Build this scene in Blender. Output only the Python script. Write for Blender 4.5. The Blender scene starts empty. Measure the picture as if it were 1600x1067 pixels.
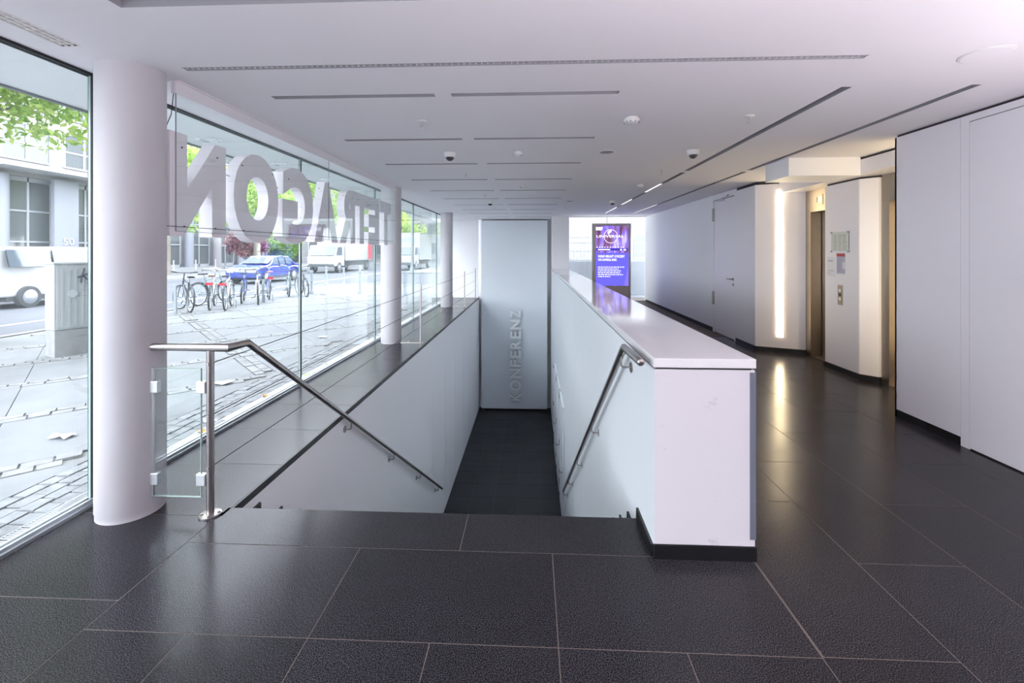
import bpy, bmesh, math, random
from mathutils import Vector, Matrix
import numpy as np
random.seed(7)
S = bpy.context.scene
COL = S.collection
PI = math.pi

# ------------------------------------------------------------------ camera
YAW = math.atan(32 / 711.1)
cam_data = bpy.data.cameras.new('camera')
cam_data.sensor_width = 36.0
cam_data.lens = 16.0
cam_data.shift_y = -(533.5 - 393.0) / 1600.0
cam_data.clip_start = 0.05
cam_data.clip_end = 400
cam = bpy.data.objects.new('camera', cam_data)
cam.location = (0, 0, 1.6)
cam.rotation_euler = (PI / 2, 0, YAW)
COL.objects.link(cam)
S.camera = cam

YB_LIGHT = -5.15
# ------------------------------------------------------------------ sky, exposure
w = bpy.data.worlds.new('overcast_sky')
S.world = w
w.use_nodes = True
nt = w.node_tree
nt.nodes.clear()
o_ = nt.nodes.new('ShaderNodeOutputWorld')
bg = nt.nodes.new('ShaderNodeBackground')
tc = nt.nodes.new('ShaderNodeTexCoord')
sp = nt.nodes.new('ShaderNodeSeparateXYZ')
rp = nt.nodes.new('ShaderNodeValToRGB')
rp.color_ramp.elements[0].position = 0.0
rp.color_ramp.elements[0].color = (0.905, 0.93, 1.0, 1)
rp.color_ramp.elements[1].position = 1.0
rp.color_ramp.elements[1].color = (0.83, 0.875, 1.0, 1)
nt.links.new(tc.outputs['Generated'], sp.inputs[0])
nt.links.new(sp.outputs['Z'], rp.inputs[0])
nt.links.new(rp.outputs[0], bg.inputs['Color'])
bg.inputs['Strength'].default_value = 6.6
nt.links.new(bg.outputs[0], o_.inputs[0])
S.view_settings.view_transform = 'Standard'
S.view_settings.look = 'None'
S.view_settings.gamma = 1.0
S.view_settings.use_curve_mapping = False
S.view_settings.exposure = 0.93
S.cycles.max_bounces = 10
S.cycles.diffuse_bounces = 6
S.cycles.transparent_max_bounces = 24
S.cycles.sample_clamp_indirect = 6.0


def area(name, loc, rot, sx, sy, power, col):
    l = bpy.data.lights.new(name, 'AREA')
    l.shape = 'RECTANGLE'
    l.size = sx
    l.size_y = sy
    l.energy = power
    l.color = col
    o = bpy.data.objects.new(name, l)
    o.location = loc
    o.rotation_euler = rot
    COL.objects.link(o)
    return o


# fill light added out of view on the right, no window behind it
area('lobby_side_fill', (3.9, -0.6, 1.35), (0, PI / 2, 0), 2.3, 2.6, 7, (1.0, 0.86, 0.97))
# upward fill lights added out of view to brighten the ceiling, no fittings built
area('ceiling_fill', (3.15, 1.45, 1.55), (PI, 0, 0), 0.45, 0.45, 16, (1.0, 0.92, 0.97))
area('ceiling_fill', (1.2, -0.4, 1.3), (PI, 0, 0), 0.6, 0.6, 76, (1.0, 0.90, 0.97))
area('ceiling_fill', (-1.3, -0.9, 1.3), (PI, 0, 0), 0.6, 0.6, 10, (1.0, 0.90, 0.97))

# ------------------------------------------------------------------ materials
def lin(c):
    c = c / 255.0
    return c / 12.92 if c <= 0.04045 else ((c + 0.055) / 1.055) ** 2.4


def rgb(r, g, b):
    return (lin(r), lin(g), lin(b), 1)


def mat(name, col, rough=0.5, metal=0.0, spec=0.5, noise=0.0, nscale=8.0, bump=0.0, bscale=60.0, emit=None, estr=0.0, coat=0.0):
    m = bpy.data.materials.new(name)
    m.use_nodes = True
    nt = m.node_tree
    b = nt.nodes['Principled BSDF']
    b.inputs['Base Color'].default_value = col
    b.inputs['Roughness'].default_value = rough
    b.inputs['Metallic'].default_value = metal
    b.inputs['Specular IOR Level'].default_value = spec
    if coat:
        b.inputs['Coat Weight'].default_value = coat
        b.inputs['Coat Roughness'].default_value = 0.05
    if emit:
        b.inputs['Emission Color'].default_value = emit
        b.inputs['Emission Strength'].default_value = estr
    if noise or bump:
        g = nt.nodes.new('ShaderNodeNewGeometry')
    if noise:
        n = nt.nodes.new('ShaderNodeTexNoise')
        n.inputs['Scale'].default_value = nscale
        n.inputs['Detail'].default_value = 5
        nt.links.new(g.outputs['Position'], n.inputs['Vector'])
        mr = nt.nodes.new('ShaderNodeMapRange')
        mr.inputs[1].default_value = 0.3
        mr.inputs[2].default_value = 0.7
        mr.inputs[3].default_value = 1 - noise
        mr.inputs[4].default_value = 1 + noise
        nt.links.new(n.outputs[0], mr.inputs[0])
        mx = nt.nodes.new('ShaderNodeVectorMath')
        mx.operation = 'SCALE'
        mx.inputs[0].default_value = col[:3]
        nt.links.new(mr.outputs[0], mx.inputs['Scale'])
        nt.links.new(mx.outputs[0], b.inputs['Base Color'])
    if bump:
        n2 = nt.nodes.new('ShaderNodeTexNoise')
        n2.inputs['Scale'].default_value = bscale
        n2.inputs['Detail'].default_value = 4
        nt.links.new(g.outputs['Position'], n2.inputs['Vector'])
        bp = nt.nodes.new('ShaderNodeBump')
        bp.inputs['Strength'].default_value = bump
        bp.inputs['Distance'].default_value = 0.01
        nt.links.new(n2.outputs[0], bp.inputs['Height'])
        nt.links.new(bp.outputs[0], b.inputs['Normal'])
    return m


def granite(name, dark, light, rough, scale=260.0, tilevar=0.12, spec=0.5):
    m = bpy.data.materials.new(name)
    m.use_nodes = True
    nt = m.node_tree
    b = nt.nodes['Principled BSDF']
    b.inputs['Roughness'].default_value = rough
    b.inputs['Specular IOR Level'].default_value = spec
    g = nt.nodes.new('ShaderNodeNewGeometry')
    oi = nt.nodes.new('ShaderNodeObjectInfo')
    n = nt.nodes.new('ShaderNodeTexNoise')
    n.inputs['Scale'].default_value = scale
    n.inputs['Detail'].default_value = 3
    n.inputs['Roughness'].default_value = 0.7
    nt.links.new(g.outputs['Position'], n.inputs['Vector'])
    r = nt.nodes.new('ShaderNodeValToRGB')
    r.color_ramp.elements[0].position = 0.46
    r.color_ramp.elements[0].color = dark
    r.color_ramp.elements[1].position = 0.70
    r.color_ramp.elements[1].color = light
    nt.links.new(n.outputs[0], r.inputs[0])
    big = nt.nodes.new('ShaderNodeTexNoise')
    big.inputs['Scale'].default_value = 1.3
    big.inputs['Detail'].default_value = 4
    nt.links.new(g.outputs['Position'], big.inputs['Vector'])
    mr = nt.nodes.new('ShaderNodeMapRange')
    mr.inputs[3].default_value = 1 - tilevar
    mr.inputs[4].default_value = 1 + tilevar
    nt.links.new(oi.outputs['Random'], mr.inputs[0])
    mr2 = nt.nodes.new('ShaderNodeMapRange')
    mr2.inputs[1].default_value = 0.3
    mr2.inputs[2].default_value = 0.7
    mr2.inputs[3].default_value = 0.88
    mr2.inputs[4].default_value = 1.12
    nt.links.new(big.outputs[0], mr2.inputs[0])
    mul = nt.nodes.new('ShaderNodeMath')
    mul.operation = 'MULTIPLY'
    nt.links.new(mr.outputs[0], mul.inputs[0])
    nt.links.new(mr2.outputs[0], mul.inputs[1])
    sc = nt.nodes.new('ShaderNodeVectorMath')
    sc.operation = 'SCALE'
    nt.links.new(r.outputs[0], sc.inputs[0])
    nt.links.new(mul.outputs[0], sc.inputs['Scale'])
    nt.links.new(sc.outputs[0], b.inputs['Base Color'])
    mr3 = nt.nodes.new('ShaderNodeMapRange')
    mr3.inputs[1].default_value = 0.3
    mr3.inputs[2].default_value = 0.7
    mr3.inputs[3].default_value = rough * 0.88
    mr3.inputs[4].default_value = rough * 1.12
    nt.links.new(big.outputs[0], mr3.inputs[0])
    nt.links.new(mr3.outputs[0], b.inputs['Roughness'])
    return m


def glass(name, tint, refl_tint=(0.9, 1.0, 0.97, 1), rough=0.0, ior=1.5):
    """clear pane: lets light through and mirrors by Fresnel"""
    m = bpy.data.materials.new(name)
    m.use_nodes = True
    nt = m.node_tree
    nt.nodes.clear()
    out = nt.nodes.new('ShaderNodeOutputMaterial')
    tr = nt.nodes.new('ShaderNodeBsdfTransparent')
    tr.inputs[0].default_value = tint
    gl = nt.nodes.new('ShaderNodeBsdfGlossy')
    gl.inputs['Color'].default_value = refl_tint
    gl.inputs['Roughness'].default_value = rough
    fr = nt.nodes.new('ShaderNodeFresnel')
    ge = nt.nodes.new('ShaderNodeNewGeometry')
    io = nt.nodes.new('ShaderNodeMapRange')
    io.inputs[3].default_value = ior
    io.inputs[4].default_value = 1.0 / ior
    nt.links.new(ge.outputs['Backfacing'], io.inputs[0])
    nt.links.new(io.outputs[0], fr.inputs['IOR'])
    mx = nt.nodes.new('ShaderNodeMixShader')
    nt.links.new(fr.outputs[0], mx.inputs[0])
    nt.links.new(tr.outputs[0], mx.inputs[1])
    nt.links.new(gl.outputs[0], mx.inputs[2])
    nt.links.new(mx.outputs[0], out.inputs[0])
    return m


def emis(name, col, strength):
    m = bpy.data.materials.new(name)
    m.use_nodes = True
    nt = m.node_tree
    nt.nodes.clear()
    out = nt.nodes.new('ShaderNodeOutputMaterial')
    e = nt.nodes.new('ShaderNodeEmission')
    e.inputs[0].default_value = col
    e.inputs[1].default_value = strength
    nt.links.new(e.outputs[0], out.inputs[0])
    return m


def brushed(name, col, rough):
    m = mat(name, col, rough, 1.0)
    return m


def scuffed(name, col):
    """painted white board with a few grey rub marks"""
    m = mat(name, col, 0.45)
    nt = m.node_tree
    b = nt.nodes['Principled BSDF']
    g = nt.nodes.new('ShaderNodeNewGeometry')
    mp = nt.nodes.new('ShaderNodeMapping')
    mp.inputs['Scale'].default_value = (5, 5, 9)
    n = nt.nodes.new('ShaderNodeTexNoise')
    n.inputs['Scale'].default_value = 1.6
    n.inputs['Detail'].default_value = 7
    n.inputs['Roughness'].default_value = 0.62
    r = nt.nodes.new('ShaderNodeValToRGB')
    r.color_ramp.elements[0].position = 0.64
    r.color_ramp.elements[0].color = col
    r.color_ramp.elements[1].position = 0.82
    r.color_ramp.elements[1].color = (col[0] * .55, col[1] * .55, col[2] * .57, 1)
    nt.links.new(g.outputs['Position'], mp.inputs[0])
    nt.links.new(mp.outputs[0], n.inputs['Vector'])
    nt.links.new(n.outputs[0], r.inputs[0])
    nt.links.new(r.outputs[0], b.inputs['Base Color'])
    return m


M = {}
M['ceil'] = mat('white_plaster', (0.86, 0.84, 0.87, 1), 0.9, spec=0.2)
M['wall'] = mat('white_paint', (0.89, 0.89, 0.91, 1), 0.55, spec=0.3)
M['laminate'] = mat('white_laminate', (0.83, 0.81, 0.85, 1), 0.28, spec=0.4)
M['cladding'] = mat('white_cladding', (0.80, 0.84, 0.875, 1), 0.38, spec=0.4)
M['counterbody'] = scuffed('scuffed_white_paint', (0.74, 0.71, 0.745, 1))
M['counter'] = mat('gloss_white_stone', (0.90, 0.88, 0.885, 1), 0.07, spec=0.6)
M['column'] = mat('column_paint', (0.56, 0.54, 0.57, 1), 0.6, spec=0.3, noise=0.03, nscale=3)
M['granite'] = granite('polished_granite', (0.005, 0.005, 0.007, 1), (0.125, 0.118, 0.135, 1), 0.23, 235, spec=0.15)
M['slate'] = granite('dark_stone', (0.010, 0.012, 0.015, 1), (0.03, 0.033, 0.038, 1), 0.5)
M['skirt'] = granite('black_granite', (0.006, 0.006, 0.007, 1), (0.02, 0.02, 0.022, 1), 0.35)
M['grout'] = mat('tan_grout', (0.12, 0.10, 0.088, 1), 0.9)
M['grout2'] = mat('grey_grout', (0.09, 0.10, 0.11, 1), 0.9)
M['black'] = mat('black_gasket', (0.006, 0.006, 0.008, 1), 0.5)
M['dark'] = mat('dark_recess', (0.03, 0.03, 0.035, 1), 0.7)
M['slot'] = mat('slot_grey', (0.34, 0.34, 0.37, 1), 0.7)
M['slotdark'] = mat('slot_dark', (0.05, 0.05, 0.055, 1), 0.5)
M['slotlit'] = emis('slot_lamp', (1.0, 0.98, 0.97, 1), 0.6)
M['steel'] = brushed('brushed_steel', (0.42, 0.385, 0.375, 1), 0.32)
M['alu'] = brushed('aluminium', (0.72, 0.74, 0.77, 1), 0.35)
M['liftsteel'] = brushed('lift_steel', (0.42, 0.37, 0.31, 1), 0.34)
M['liftsteel2'] = brushed('lift_frame_steel', (0.40, 0.35, 0.29, 1), 0.42)
M['guard'] = mat('grey_corner_guard', (0.16, 0.17, 0.22, 1), 0.45)
M['glass'] = glass('facade_glass', (0.965, 0.98, 0.975, 1))
M['clear'] = glass('clear_glass', (0.975, 0.99, 0.985, 1))
M['glassedge'] = mat('glass_edge', (0.30, 0.40, 0.38, 1), 0.15)
M['plastic'] = mat('white_plastic', (0.78, 0.77, 0.76, 1), 0.4)
M['lens'] = mat('smoked_dome', (0.06, 0.06, 0.07, 1), 0.08)
M['letterside'] = mat('darkened_letter_return', (0.16, 0.18, 0.21, 1), 0.5)  # sides coloured dark for contrast, in place of shadow along the letter edges
M['konf'] = mat('pale_blue_grey_panel', (0.76, 0.81, 0.86, 1), 0.45, spec=0.3)
M['letter'] = mat('white_letter_face', (0.88, 0.83, 0.88, 1), 0.5)
M['letter2'] = mat('silver_letter', (0.92, 0.94, 0.96, 1), 0.4)
M['striplight'] = emis('warm_lamp', (1.0, 0.80, 0.50, 1), 11.5)
M['indicator'] = emis('floor_indicator', (1.0, 0.86, 0.5, 1), 2.5)
M['sun_strip'] = M['striplight']
M['paper'] = mat('paper', (0.72, 0.74, 0.80, 1), 0.7)
M['paper2'] = mat('notice_paper', (0.62, 0.66, 0.60, 1), 0.6)
M['red'] = mat('red_print', (0.42, 0.05, 0.07, 1), 0.6)
M['greyprint'] = mat('grey_print', (0.30, 0.33, 0.40, 1), 0.7)
M['lilacprint'] = mat('lilac_print', (0.42, 0.43, 0.58, 1), 0.7)
M['bronze'] = brushed('bronze_anodised', (0.46, 0.43, 0.41, 1), 0.45)


def screen_blue():
    return emis('screen_blue', (0.10, 0.09, 0.80, 1), 1.0)


M['scr'] = screen_blue()
M['scr2'] = emis('screen_violet', (0.16, 0.12, 0.86, 1), 1.0)
M['scrw'] = emis('screen_white', (0.80, 0.78, 1.0, 1), 1.0)
M['scrd'] = emis('screen_navy', (0.05, 0.03, 0.30, 1), 1.0)


def screen_picture():
    m = bpy.data.materials.new('screen_picture')
    m.use_nodes = True
    nt = m.node_tree
    nt.nodes.clear()
    out = nt.nodes.new('ShaderNodeOutputMaterial')
    e = nt.nodes.new('ShaderNodeEmission')
    g = nt.nodes.new('ShaderNodeTexCoord')
    mp = nt.nodes.new('ShaderNodeMapping')
    mp.inputs['Scale'].default_value = (3.2, 1, 0.7)
    n = nt.nodes.new('ShaderNodeTexNoise')
    n.inputs['Scale'].default_value = 2.0
    n.inputs['Detail'].default_value = 2
    r = nt.nodes.new('ShaderNodeValToRGB')
    els = r.color_ramp.elements
    els[0].position = 0.36
    els[0].color = (0.06, 0.03, 0.10, 1)
    els[1].position = 0.66
    els[1].color = (0.42, 0.34, 0.95, 1)
    q = els.new(0.47)
    q.color = (0.20, 0.09, 0.16, 1)
    q = els.new(0.56)
    q.color = (0.16, 0.11, 0.75, 1)
    nt.links.new(g.outputs['Object'], mp.inputs[0])
    nt.links.new(mp.outputs[0], n.inputs['Vector'])
    nt.links.new(n.outputs[0], r.inputs[0])
    nt.links.new(r.outputs[0], e.inputs[0])
    nt.links.new(e.outputs[0], out.inputs[0])
    return m


M['scrpic'] = screen_picture()
# outdoors
M['slab'] = mat('pavement_slab', (0.175, 0.18, 0.185, 1), 0.85, spec=0.15, noise=0.10, nscale=2.2, bump=0.2, bscale=40)
M['cobble'] = mat('granite_sett', (0.20, 0.20, 0.20, 1), 0.8, spec=0.15, noise=0.22, nscale=9, bump=0.4, bscale=50)
M['sett'] = mat('dark_sett', (0.20, 0.205, 0.21, 1), 0.8, spec=0.15, noise=0.25, nscale=9, bump=0.4, bscale=50)
M['joint'] = mat('sand_joint', (0.17, 0.17, 0.165, 1), 0.95)
M['asphalt'] = mat('asphalt', (0.095, 0.10, 0.11, 1), 0.85, spec=0.15, noise=0.08, nscale=1.0)
M['paint'] = mat('road_paint', (0.4, 0.4, 0.4, 1), 0.7)
M['concrete'] = mat('concrete', (0.21, 0.225, 0.25, 1), 0.85, noise=0.10, nscale=1.5)
M['kerb'] = mat('kerb_granite', (0.2, 0.205, 0.21, 1), 0.8, noise=0.1, nscale=4)
M['facade'] = mat('pale_stone_facade', (0.23, 0.222, 0.232, 1), 0.8, noise=0.05, nscale=0.6)
M['facadew'] = mat('white_facade', (0.20, 0.203, 0.21, 1), 0.7)
M['pilaster'] = mat('blue_grey_pilaster', (0.20, 0.21, 0.245, 1), 0.6)
M['winglass'] = mat('dark_window', (0.09, 0.10, 0.105, 1), 0.06, spec=0.5)
M['winframe'] = mat('window_frame', (0.27, 0.28, 0.30, 1), 0.5)
M['bark'] = mat('bark', (0.16, 0.14, 0.12, 1), 0.9, noise=0.3, nscale=12, bump=0.5, bscale=30)
M['cabinet'] = mat('cabinet_grey', (0.27, 0.285, 0.285, 1), 0.5, noise=0.05, nscale=6)
M['plinth'] = mat('concrete_plinth', (0.21, 0.213, 0.213, 1), 0.9, noise=0.12, nscale=7)
M['ink'] = mat('graffiti_ink', (0.04, 0.045, 0.06, 1), 0.6)
M['bollard'] = mat('bollard_paint', (0.22, 0.25, 0.28, 1), 0.5)
M['bollardw'] = mat('bollard_white', (0.45, 0.45, 0.45, 1), 0.5)
M['rubber'] = mat('rubber', (0.045, 0.048, 0.052, 1), 0.7)
M['rim'] = brushed('rim_alloy', (0.6, 0.62, 0.65, 1), 0.3)
M['saddle'] = mat('black_saddle', (0.02, 0.02, 0.024, 1), 0.5)
M['saddlebr'] = mat('brown_saddle', (0.16, 0.07, 0.04, 1), 0.5)
M['saddleor'] = mat('tan_saddle', (0.50, 0.20, 0.08, 1), 0.5)
M['reflector'] = mat('red_reflector', (0.60, 0.03, 0.05, 1), 0.2)
M['fsilver'] = mat('silver_paint', (0.55, 0.57, 0.60, 1), 0.3, 0.5)
M['fblack'] = mat('black_paint', (0.03, 0.035, 0.05, 1), 0.3)
M['fblue'] = mat('blue_paint', (0.05, 0.07, 0.28, 1), 0.3)
M['fwhite'] = mat('white_bike_paint', (0.75, 0.76, 0.80, 1), 0.3)
M['fteal'] = mat('grey_green_paint', (0.20, 0.27, 0.28, 1), 0.35)
M['carblue'] = mat('blue_car_paint', (0.02, 0.04, 0.20, 1), 0.2, coat=0.8)
M['carwhite'] = mat('white_car_paint', (0.36, 0.365, 0.375, 1), 0.25, coat=0.6)
M['carglass'] = mat('car_glass', (0.07, 0.09, 0.11, 1), 0.04, spec=0.8)
M['truckbox'] = mat('truck_box_white', (0.28, 0.29, 0.29, 1), 0.5)
M['truckred'] = mat('truck_red', (0.62, 0.05, 0.07, 1), 0.4)
M['truckblue'] = mat('truck_lettering_blue', (0.20, 0.33, 0.60, 1), 0.5)
M['truckdark'] = mat('truck_underside', (0.05, 0.055, 0.06, 1), 0.6)
M['headlamp'] = mat('headlamp_glass', (0.85, 0.88, 0.9, 1), 0.1)
M['soffit'] = mat('soffit_panel', (0.74, 0.76, 0.77, 1), 0.6)
M['soffitedge'] = mat('soffit_edge', (0.16, 0.17, 0.18, 1), 0.5)
M['zinc'] = brushed('zinc_profile', (0.56, 0.58, 0.61, 1), 0.45)
M['chrome'] = brushed('chrome', (0.8, 0.82, 0.83, 1), 0.12)
M['fence'] = mat('fence_grey', (0.30, 0.32, 0.34, 1), 0.5)
M['leafy'] = mat('yellow_leaf', (0.45, 0.24, 0.05, 1), 0.7)
M['leafg'] = mat('green_fallen_leaf', (0.25, 0.38, 0.06, 1), 0.7)


def leafmat(name, c1, c2):
    m = bpy.data.materials.new(name)
    m.use_nodes = True
    nt = m.node_tree
    nt.nodes.clear()
    out = nt.nodes.new('ShaderNodeOutputMaterial')
    d = nt.nodes.new('ShaderNodeBsdfDiffuse')
    t = nt.nodes.new('ShaderNodeBsdfTranslucent')
    mx = nt.nodes.new('ShaderNodeMixShader')
    mx.inputs[0].default_value = 0.45
    g = nt.nodes.new('ShaderNodeNewGeometry')
    r = nt.nodes.new('ShaderNodeValToRGB')
    r.color_ramp.elements[0].color = c1
    r.color_ramp.elements[1].color = c2
    nt.links.new(g.outputs['Random Per Island'], r.inputs[0])
    nt.links.new(r.outputs[0], d.inputs[0])
    nt.links.new(r.outputs[0], t.inputs[0])
    nt.links.new(d.outputs[0], mx.inputs[1])
    nt.links.new(t.outputs[0], mx.inputs[2])
    nt.links.new(mx.outputs[0], out.inputs[0])
    return m


M['leaf'] = leafmat('green_leaves', (0.20, 0.36, 0.07, 1), (0.52, 0.62, 0.20, 1))
M['leaf2'] = leafmat('deep_green_leaves', (0.10, 0.24, 0.05, 1), (0.32, 0.48, 0.14, 1))
M['leafp'] = leafmat('purple_leaves', (0.16, 0.05, 0.07, 1), (0.42, 0.24, 0.26, 1))

# ------------------------------------------------------------------ mesh helpers
ORI = {}


class MB:
    def __init__(self):
        self.v = []
        self.f = []

    def poly(self, pts):
        n = len(self.v)
        self.v += [tuple(p) for p in pts]
        self.f.append(tuple(range(n, n + len(pts))))
        return self

    def box(self, x0, x1, y0, y1, z0, z1):
        n = len(self.v)
        self.v += [(x0, y0, z0), (x1, y0, z0), (x1, y1, z0), (x0, y1, z0), (x0, y0, z1), (x1, y0, z1), (x1, y1, z1), (x0, y1, z1)]
        for q in ((0, 3, 2, 1), (4, 5, 6, 7), (0, 1, 5, 4), (1, 2, 6, 5), (2, 3, 7, 6), (3, 0, 4, 7)):
            self.f.append(tuple(n + i for i in q))
        return self

    def obox(self, c, ax, ay, az, hx, hy, hz):
        """box about c with axes ax, ay, az and half sizes"""
        c = Vector(c); ax = Vector(ax).normalized(); ay = Vector(ay).normalized(); az = Vector(az).normalized()
        n = len(self.v)
        for sx, sy, sz in ((-1, -1, -1), (1, -1, -1), (1, 1, -1), (-1, 1, -1), (-1, -1, 1), (1, -1, 1), (1, 1, 1), (-1, 1, 1)):
            self.v.append(tuple(c + ax * hx * sx + ay * hy * sy + az * hz * sz))
        for q in ((0, 3, 2, 1), (4, 5, 6, 7), (0, 1, 5, 4), (1, 2, 6, 5), (2, 3, 7, 6), (3, 0, 4, 7)):
            self.f.append(tuple(n + i for i in q))
        return self

    def bar(self, p, q, wx, wy=None, up=(0, 0, 1)):
        p = Vector(p); q = Vector(q)
        d = (q - p)
        L = d.length
        d.normalize()
        u = Vector(up)
        if abs(d.dot(u)) > 0.95:
            u = Vector((1, 0, 0))
        s = d.cross(u).normalized()
        t = s.cross(d)
        return self.obox((p + q) / 2, d, s, t, L / 2, wx / 2, (wy or wx) / 2)

    def prism(self, pts, lo, hi, axis='z'):
        """2-D outline pushed out along an axis; pts are (x,y), (y,z) for axis x or (x,z) for axis y"""
        def P(p, h):
            return {'z': (p[0], p[1], h), 'x': (h, p[0], p[1]), 'y': (p[0], h, p[1])}[axis]
        n = len(self.v)
        k = len(pts)
        self.v += [P(p, lo) for p in pts] + [P(p, hi) for p in pts]
        self.f.append(tuple(n + i for i in reversed(range(k))))
        self.f.append(tuple(n + k + i for i in range(k)))
        for i in range(k):
            j = (i + 1) % k
            self.f.append((n + i, n + j, n + k + j, n + k + i))
        return self

    def tube(self, pts, r, n=12, cap=True, closed=False):
        pts = [Vector(p) for p in pts]
        rings = []
        prev = None
        K = len(pts)
        for i, p in enumerate(pts):
            if closed:
                d1 = (p - pts[i - 1]).normalized(); d2 = (pts[(i + 1) % K] - p).normalized()
            else:
                d1 = (p - pts[i - 1]).normalized() if i else (pts[1] - p).normalized()
                d2 = (pts[i + 1] - p).normalized() if i < K - 1 else d1
            d = (d1 + d2)
            d = d.normalized() if d.length > 1e-6 else d1
            if prev is None:
                u = Vector((0, 0, 1)) if abs(d.z) < 0.9 else Vector((1, 0, 0))
                s = d.cross(u).normalized()
            else:
                s = (prev - d * prev.dot(d)).normalized()
            prev = s
            t = d.cross(s)
            c = max(0.5, d1.dot(d))
            rr = r[i] if isinstance(r, (list, tuple)) else r
            base = len(self.v)
            for k in range(n):
                a = 2 * PI * k / n
                self.v.append(tuple(p + (s * math.cos(a) + t * math.sin(a)) * rr / (c if not closed else 1)))
            rings.append(base)
        m = len(rings)
        for i in range(m if closed else m - 1):
            a, b = rings[i], rings[(i + 1) % m]
            for k in range(n):
                l = (k + 1) % n
                self.f.append((a + k, a + l, b + l, b + k))
        if cap and not closed:
            self.f.append(tuple(rings[0] + k for k in reversed(range(n))))
            self.f.append(tuple(rings[-1] + k for k in range(n)))
        return self

    def lathe(self, prof, c=(0, 0, 0), n=24, axis='z'):
        rings = []
        for r, h in prof:
            b = len(self.v)
            for k in range(n):
                a = 2 * PI * k / n
                x, y = max(r, 1e-4) * math.cos(a), max(r, 1e-4) * math.sin(a)
                if axis == 'z':
                    p = (c[0] + x, c[1] + y, c[2] + h)
                elif axis == 'x':
                    p = (c[0] + h, c[1] + x, c[2] + y)
                else:
                    p = (c[0] + x, c[1] + h, c[2] + y)
                self.v.append(p)
            rings.append(b)
        for a, b in zip(rings, rings[1:]):
            for k in range(n):
                l = (k + 1) % n
                self.f.append((a + k, a + l, b + l, b + k))
        self.f.append(tuple(rings[0] + k for k in reversed(range(n))))
        self.f.append(tuple(rings[-1] + k for k in range(n)))
        return self

    def mesh(self, name, m, off=(0, 0, 0), smooth=False):
        me = bpy.data.meshes.new(name)
        ox, oy, oz = off
        me.from_pydata([(x - ox, y - oy, z - oz) for x, y, z in self.v], [], self.f)
        bm = bmesh.new()
        bm.from_mesh(me)
        bmesh.ops.recalc_face_normals(bm, faces=bm.faces)
        bm.to_mesh(me)
        bm.free()
        if m is not None:
            me.materials.append(m)
        if smooth:
            me.polygons.foreach_set('use_smooth', [True] * len(me.polygons))
            try:
                me.set_sharp_from_angle(angle=math.radians(40))
            except Exception:
                pass
        me.update()
        return me


def tag(o, label=None, cat=None, group=None, kind=None):
    if label: o['label'] = label
    if cat: o['category'] = cat
    if group: o['group'] = group
    if kind: o['kind'] = kind
    return o


def thing(name, label, cat, loc=(0, 0, 0), group=None, kind=None):
    o = bpy.data.objects.new(name, None)
    o.empty_display_size = 0.1
    COL.objects.link(o)
    o.location = loc
    ORI[o.name] = tuple(loc)
    return tag(o, label, cat, group, kind)


def part(mb, name, m, parent=None, smooth=False, label=None, bevel=0.0, kind=None):
    off = ORI.get(parent.name, (0, 0, 0)) if parent else (0, 0, 0)
    me = mb.mesh(name, m, off, smooth) if isinstance(mb, MB) else mb
    o = bpy.data.objects.new(name, me)
    COL.objects.link(o)
    ORI[o.name] = off
    if parent: o.parent = parent
    if label: o['label'] = label
    if kind: o['kind'] = kind
    if bevel:
        b = o.modifiers.new('edge', 'BEVEL')
        b.width = bevel
        b.segments = 2
        b.limit_method = 'ANGLE'
    return o


def single(mb, name, m, label, cat, group=None, kind=None, smooth=False, bevel=0.0, loc=(0, 0, 0)):
    me = mb.mesh(name, m, loc, smooth)
    o = bpy.data.objects.new(name, me)
    COL.objects.link(o)
    o.location = loc
    ORI[o.name] = tuple(loc)
    if bevel:
        b = o.modifiers.new('edge', 'BEVEL'); b.width = bevel; b.segments = 2; b.limit_method = 'ANGLE'
    return tag(o, label, cat, group, kind)


def copy_thing(o):
    r = o.copy(); COL.objects.link(r); ORI[r.name] = ORI.get(o.name, (0, 0, 0))
    for ch in list(o.children):
        c = ch.copy(); COL.objects.link(c); c.parent = r
        for g in list(ch.children):
            d = g.copy(); COL.objects.link(d); d.parent = c
    return r


def grid_holes(mb, x0, x1, y0, y1, holes, z, flip=False):
    xs = sorted({x0, x1, *[h[0] for h in holes], *[h[1] for h in holes]})
    ys = sorted({y0, y1, *[h[2] for h in holes], *[h[3] for h in holes]})
    xs = [x for x in xs if x0 <= x <= x1]
    ys = [y for y in ys if y0 <= y <= y1]
    for i in range(len(xs) - 1):
        for j in range(len(ys) - 1):
            cx, cy = (xs[i] + xs[i + 1]) / 2, (ys[j] + ys[j + 1]) / 2
            if any(h[0] < cx < h[1] and h[2] < cy < h[3] for h in holes):
                continue
            mb.poly([(xs[i], ys[j], z), (xs[i + 1], ys[j], z), (xs[i + 1], ys[j + 1], z), (xs[i], ys[j + 1], z)])


def text_mesh(s, size=1.0, extrude=0.0, offset=0.0, spacing=1.0):
    cu = bpy.data.curves.new('glyphs', 'FONT')
    cu.body = s
    cu.size = size
    cu.extrude = extrude
    cu.offset = offset
    cu.space_character = spacing
    cu.resolution_u = 6
    o = bpy.data.objects.new('glyphs', cu)
    COL.objects.link(o)
    dg = bpy.context.evaluated_depsgraph_get()
    me = bpy.data.meshes.new_from_object(o.evaluated_get(dg))
    bpy.data.objects.remove(o)
    bpy.data.curves.remove(cu)
    return me


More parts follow.
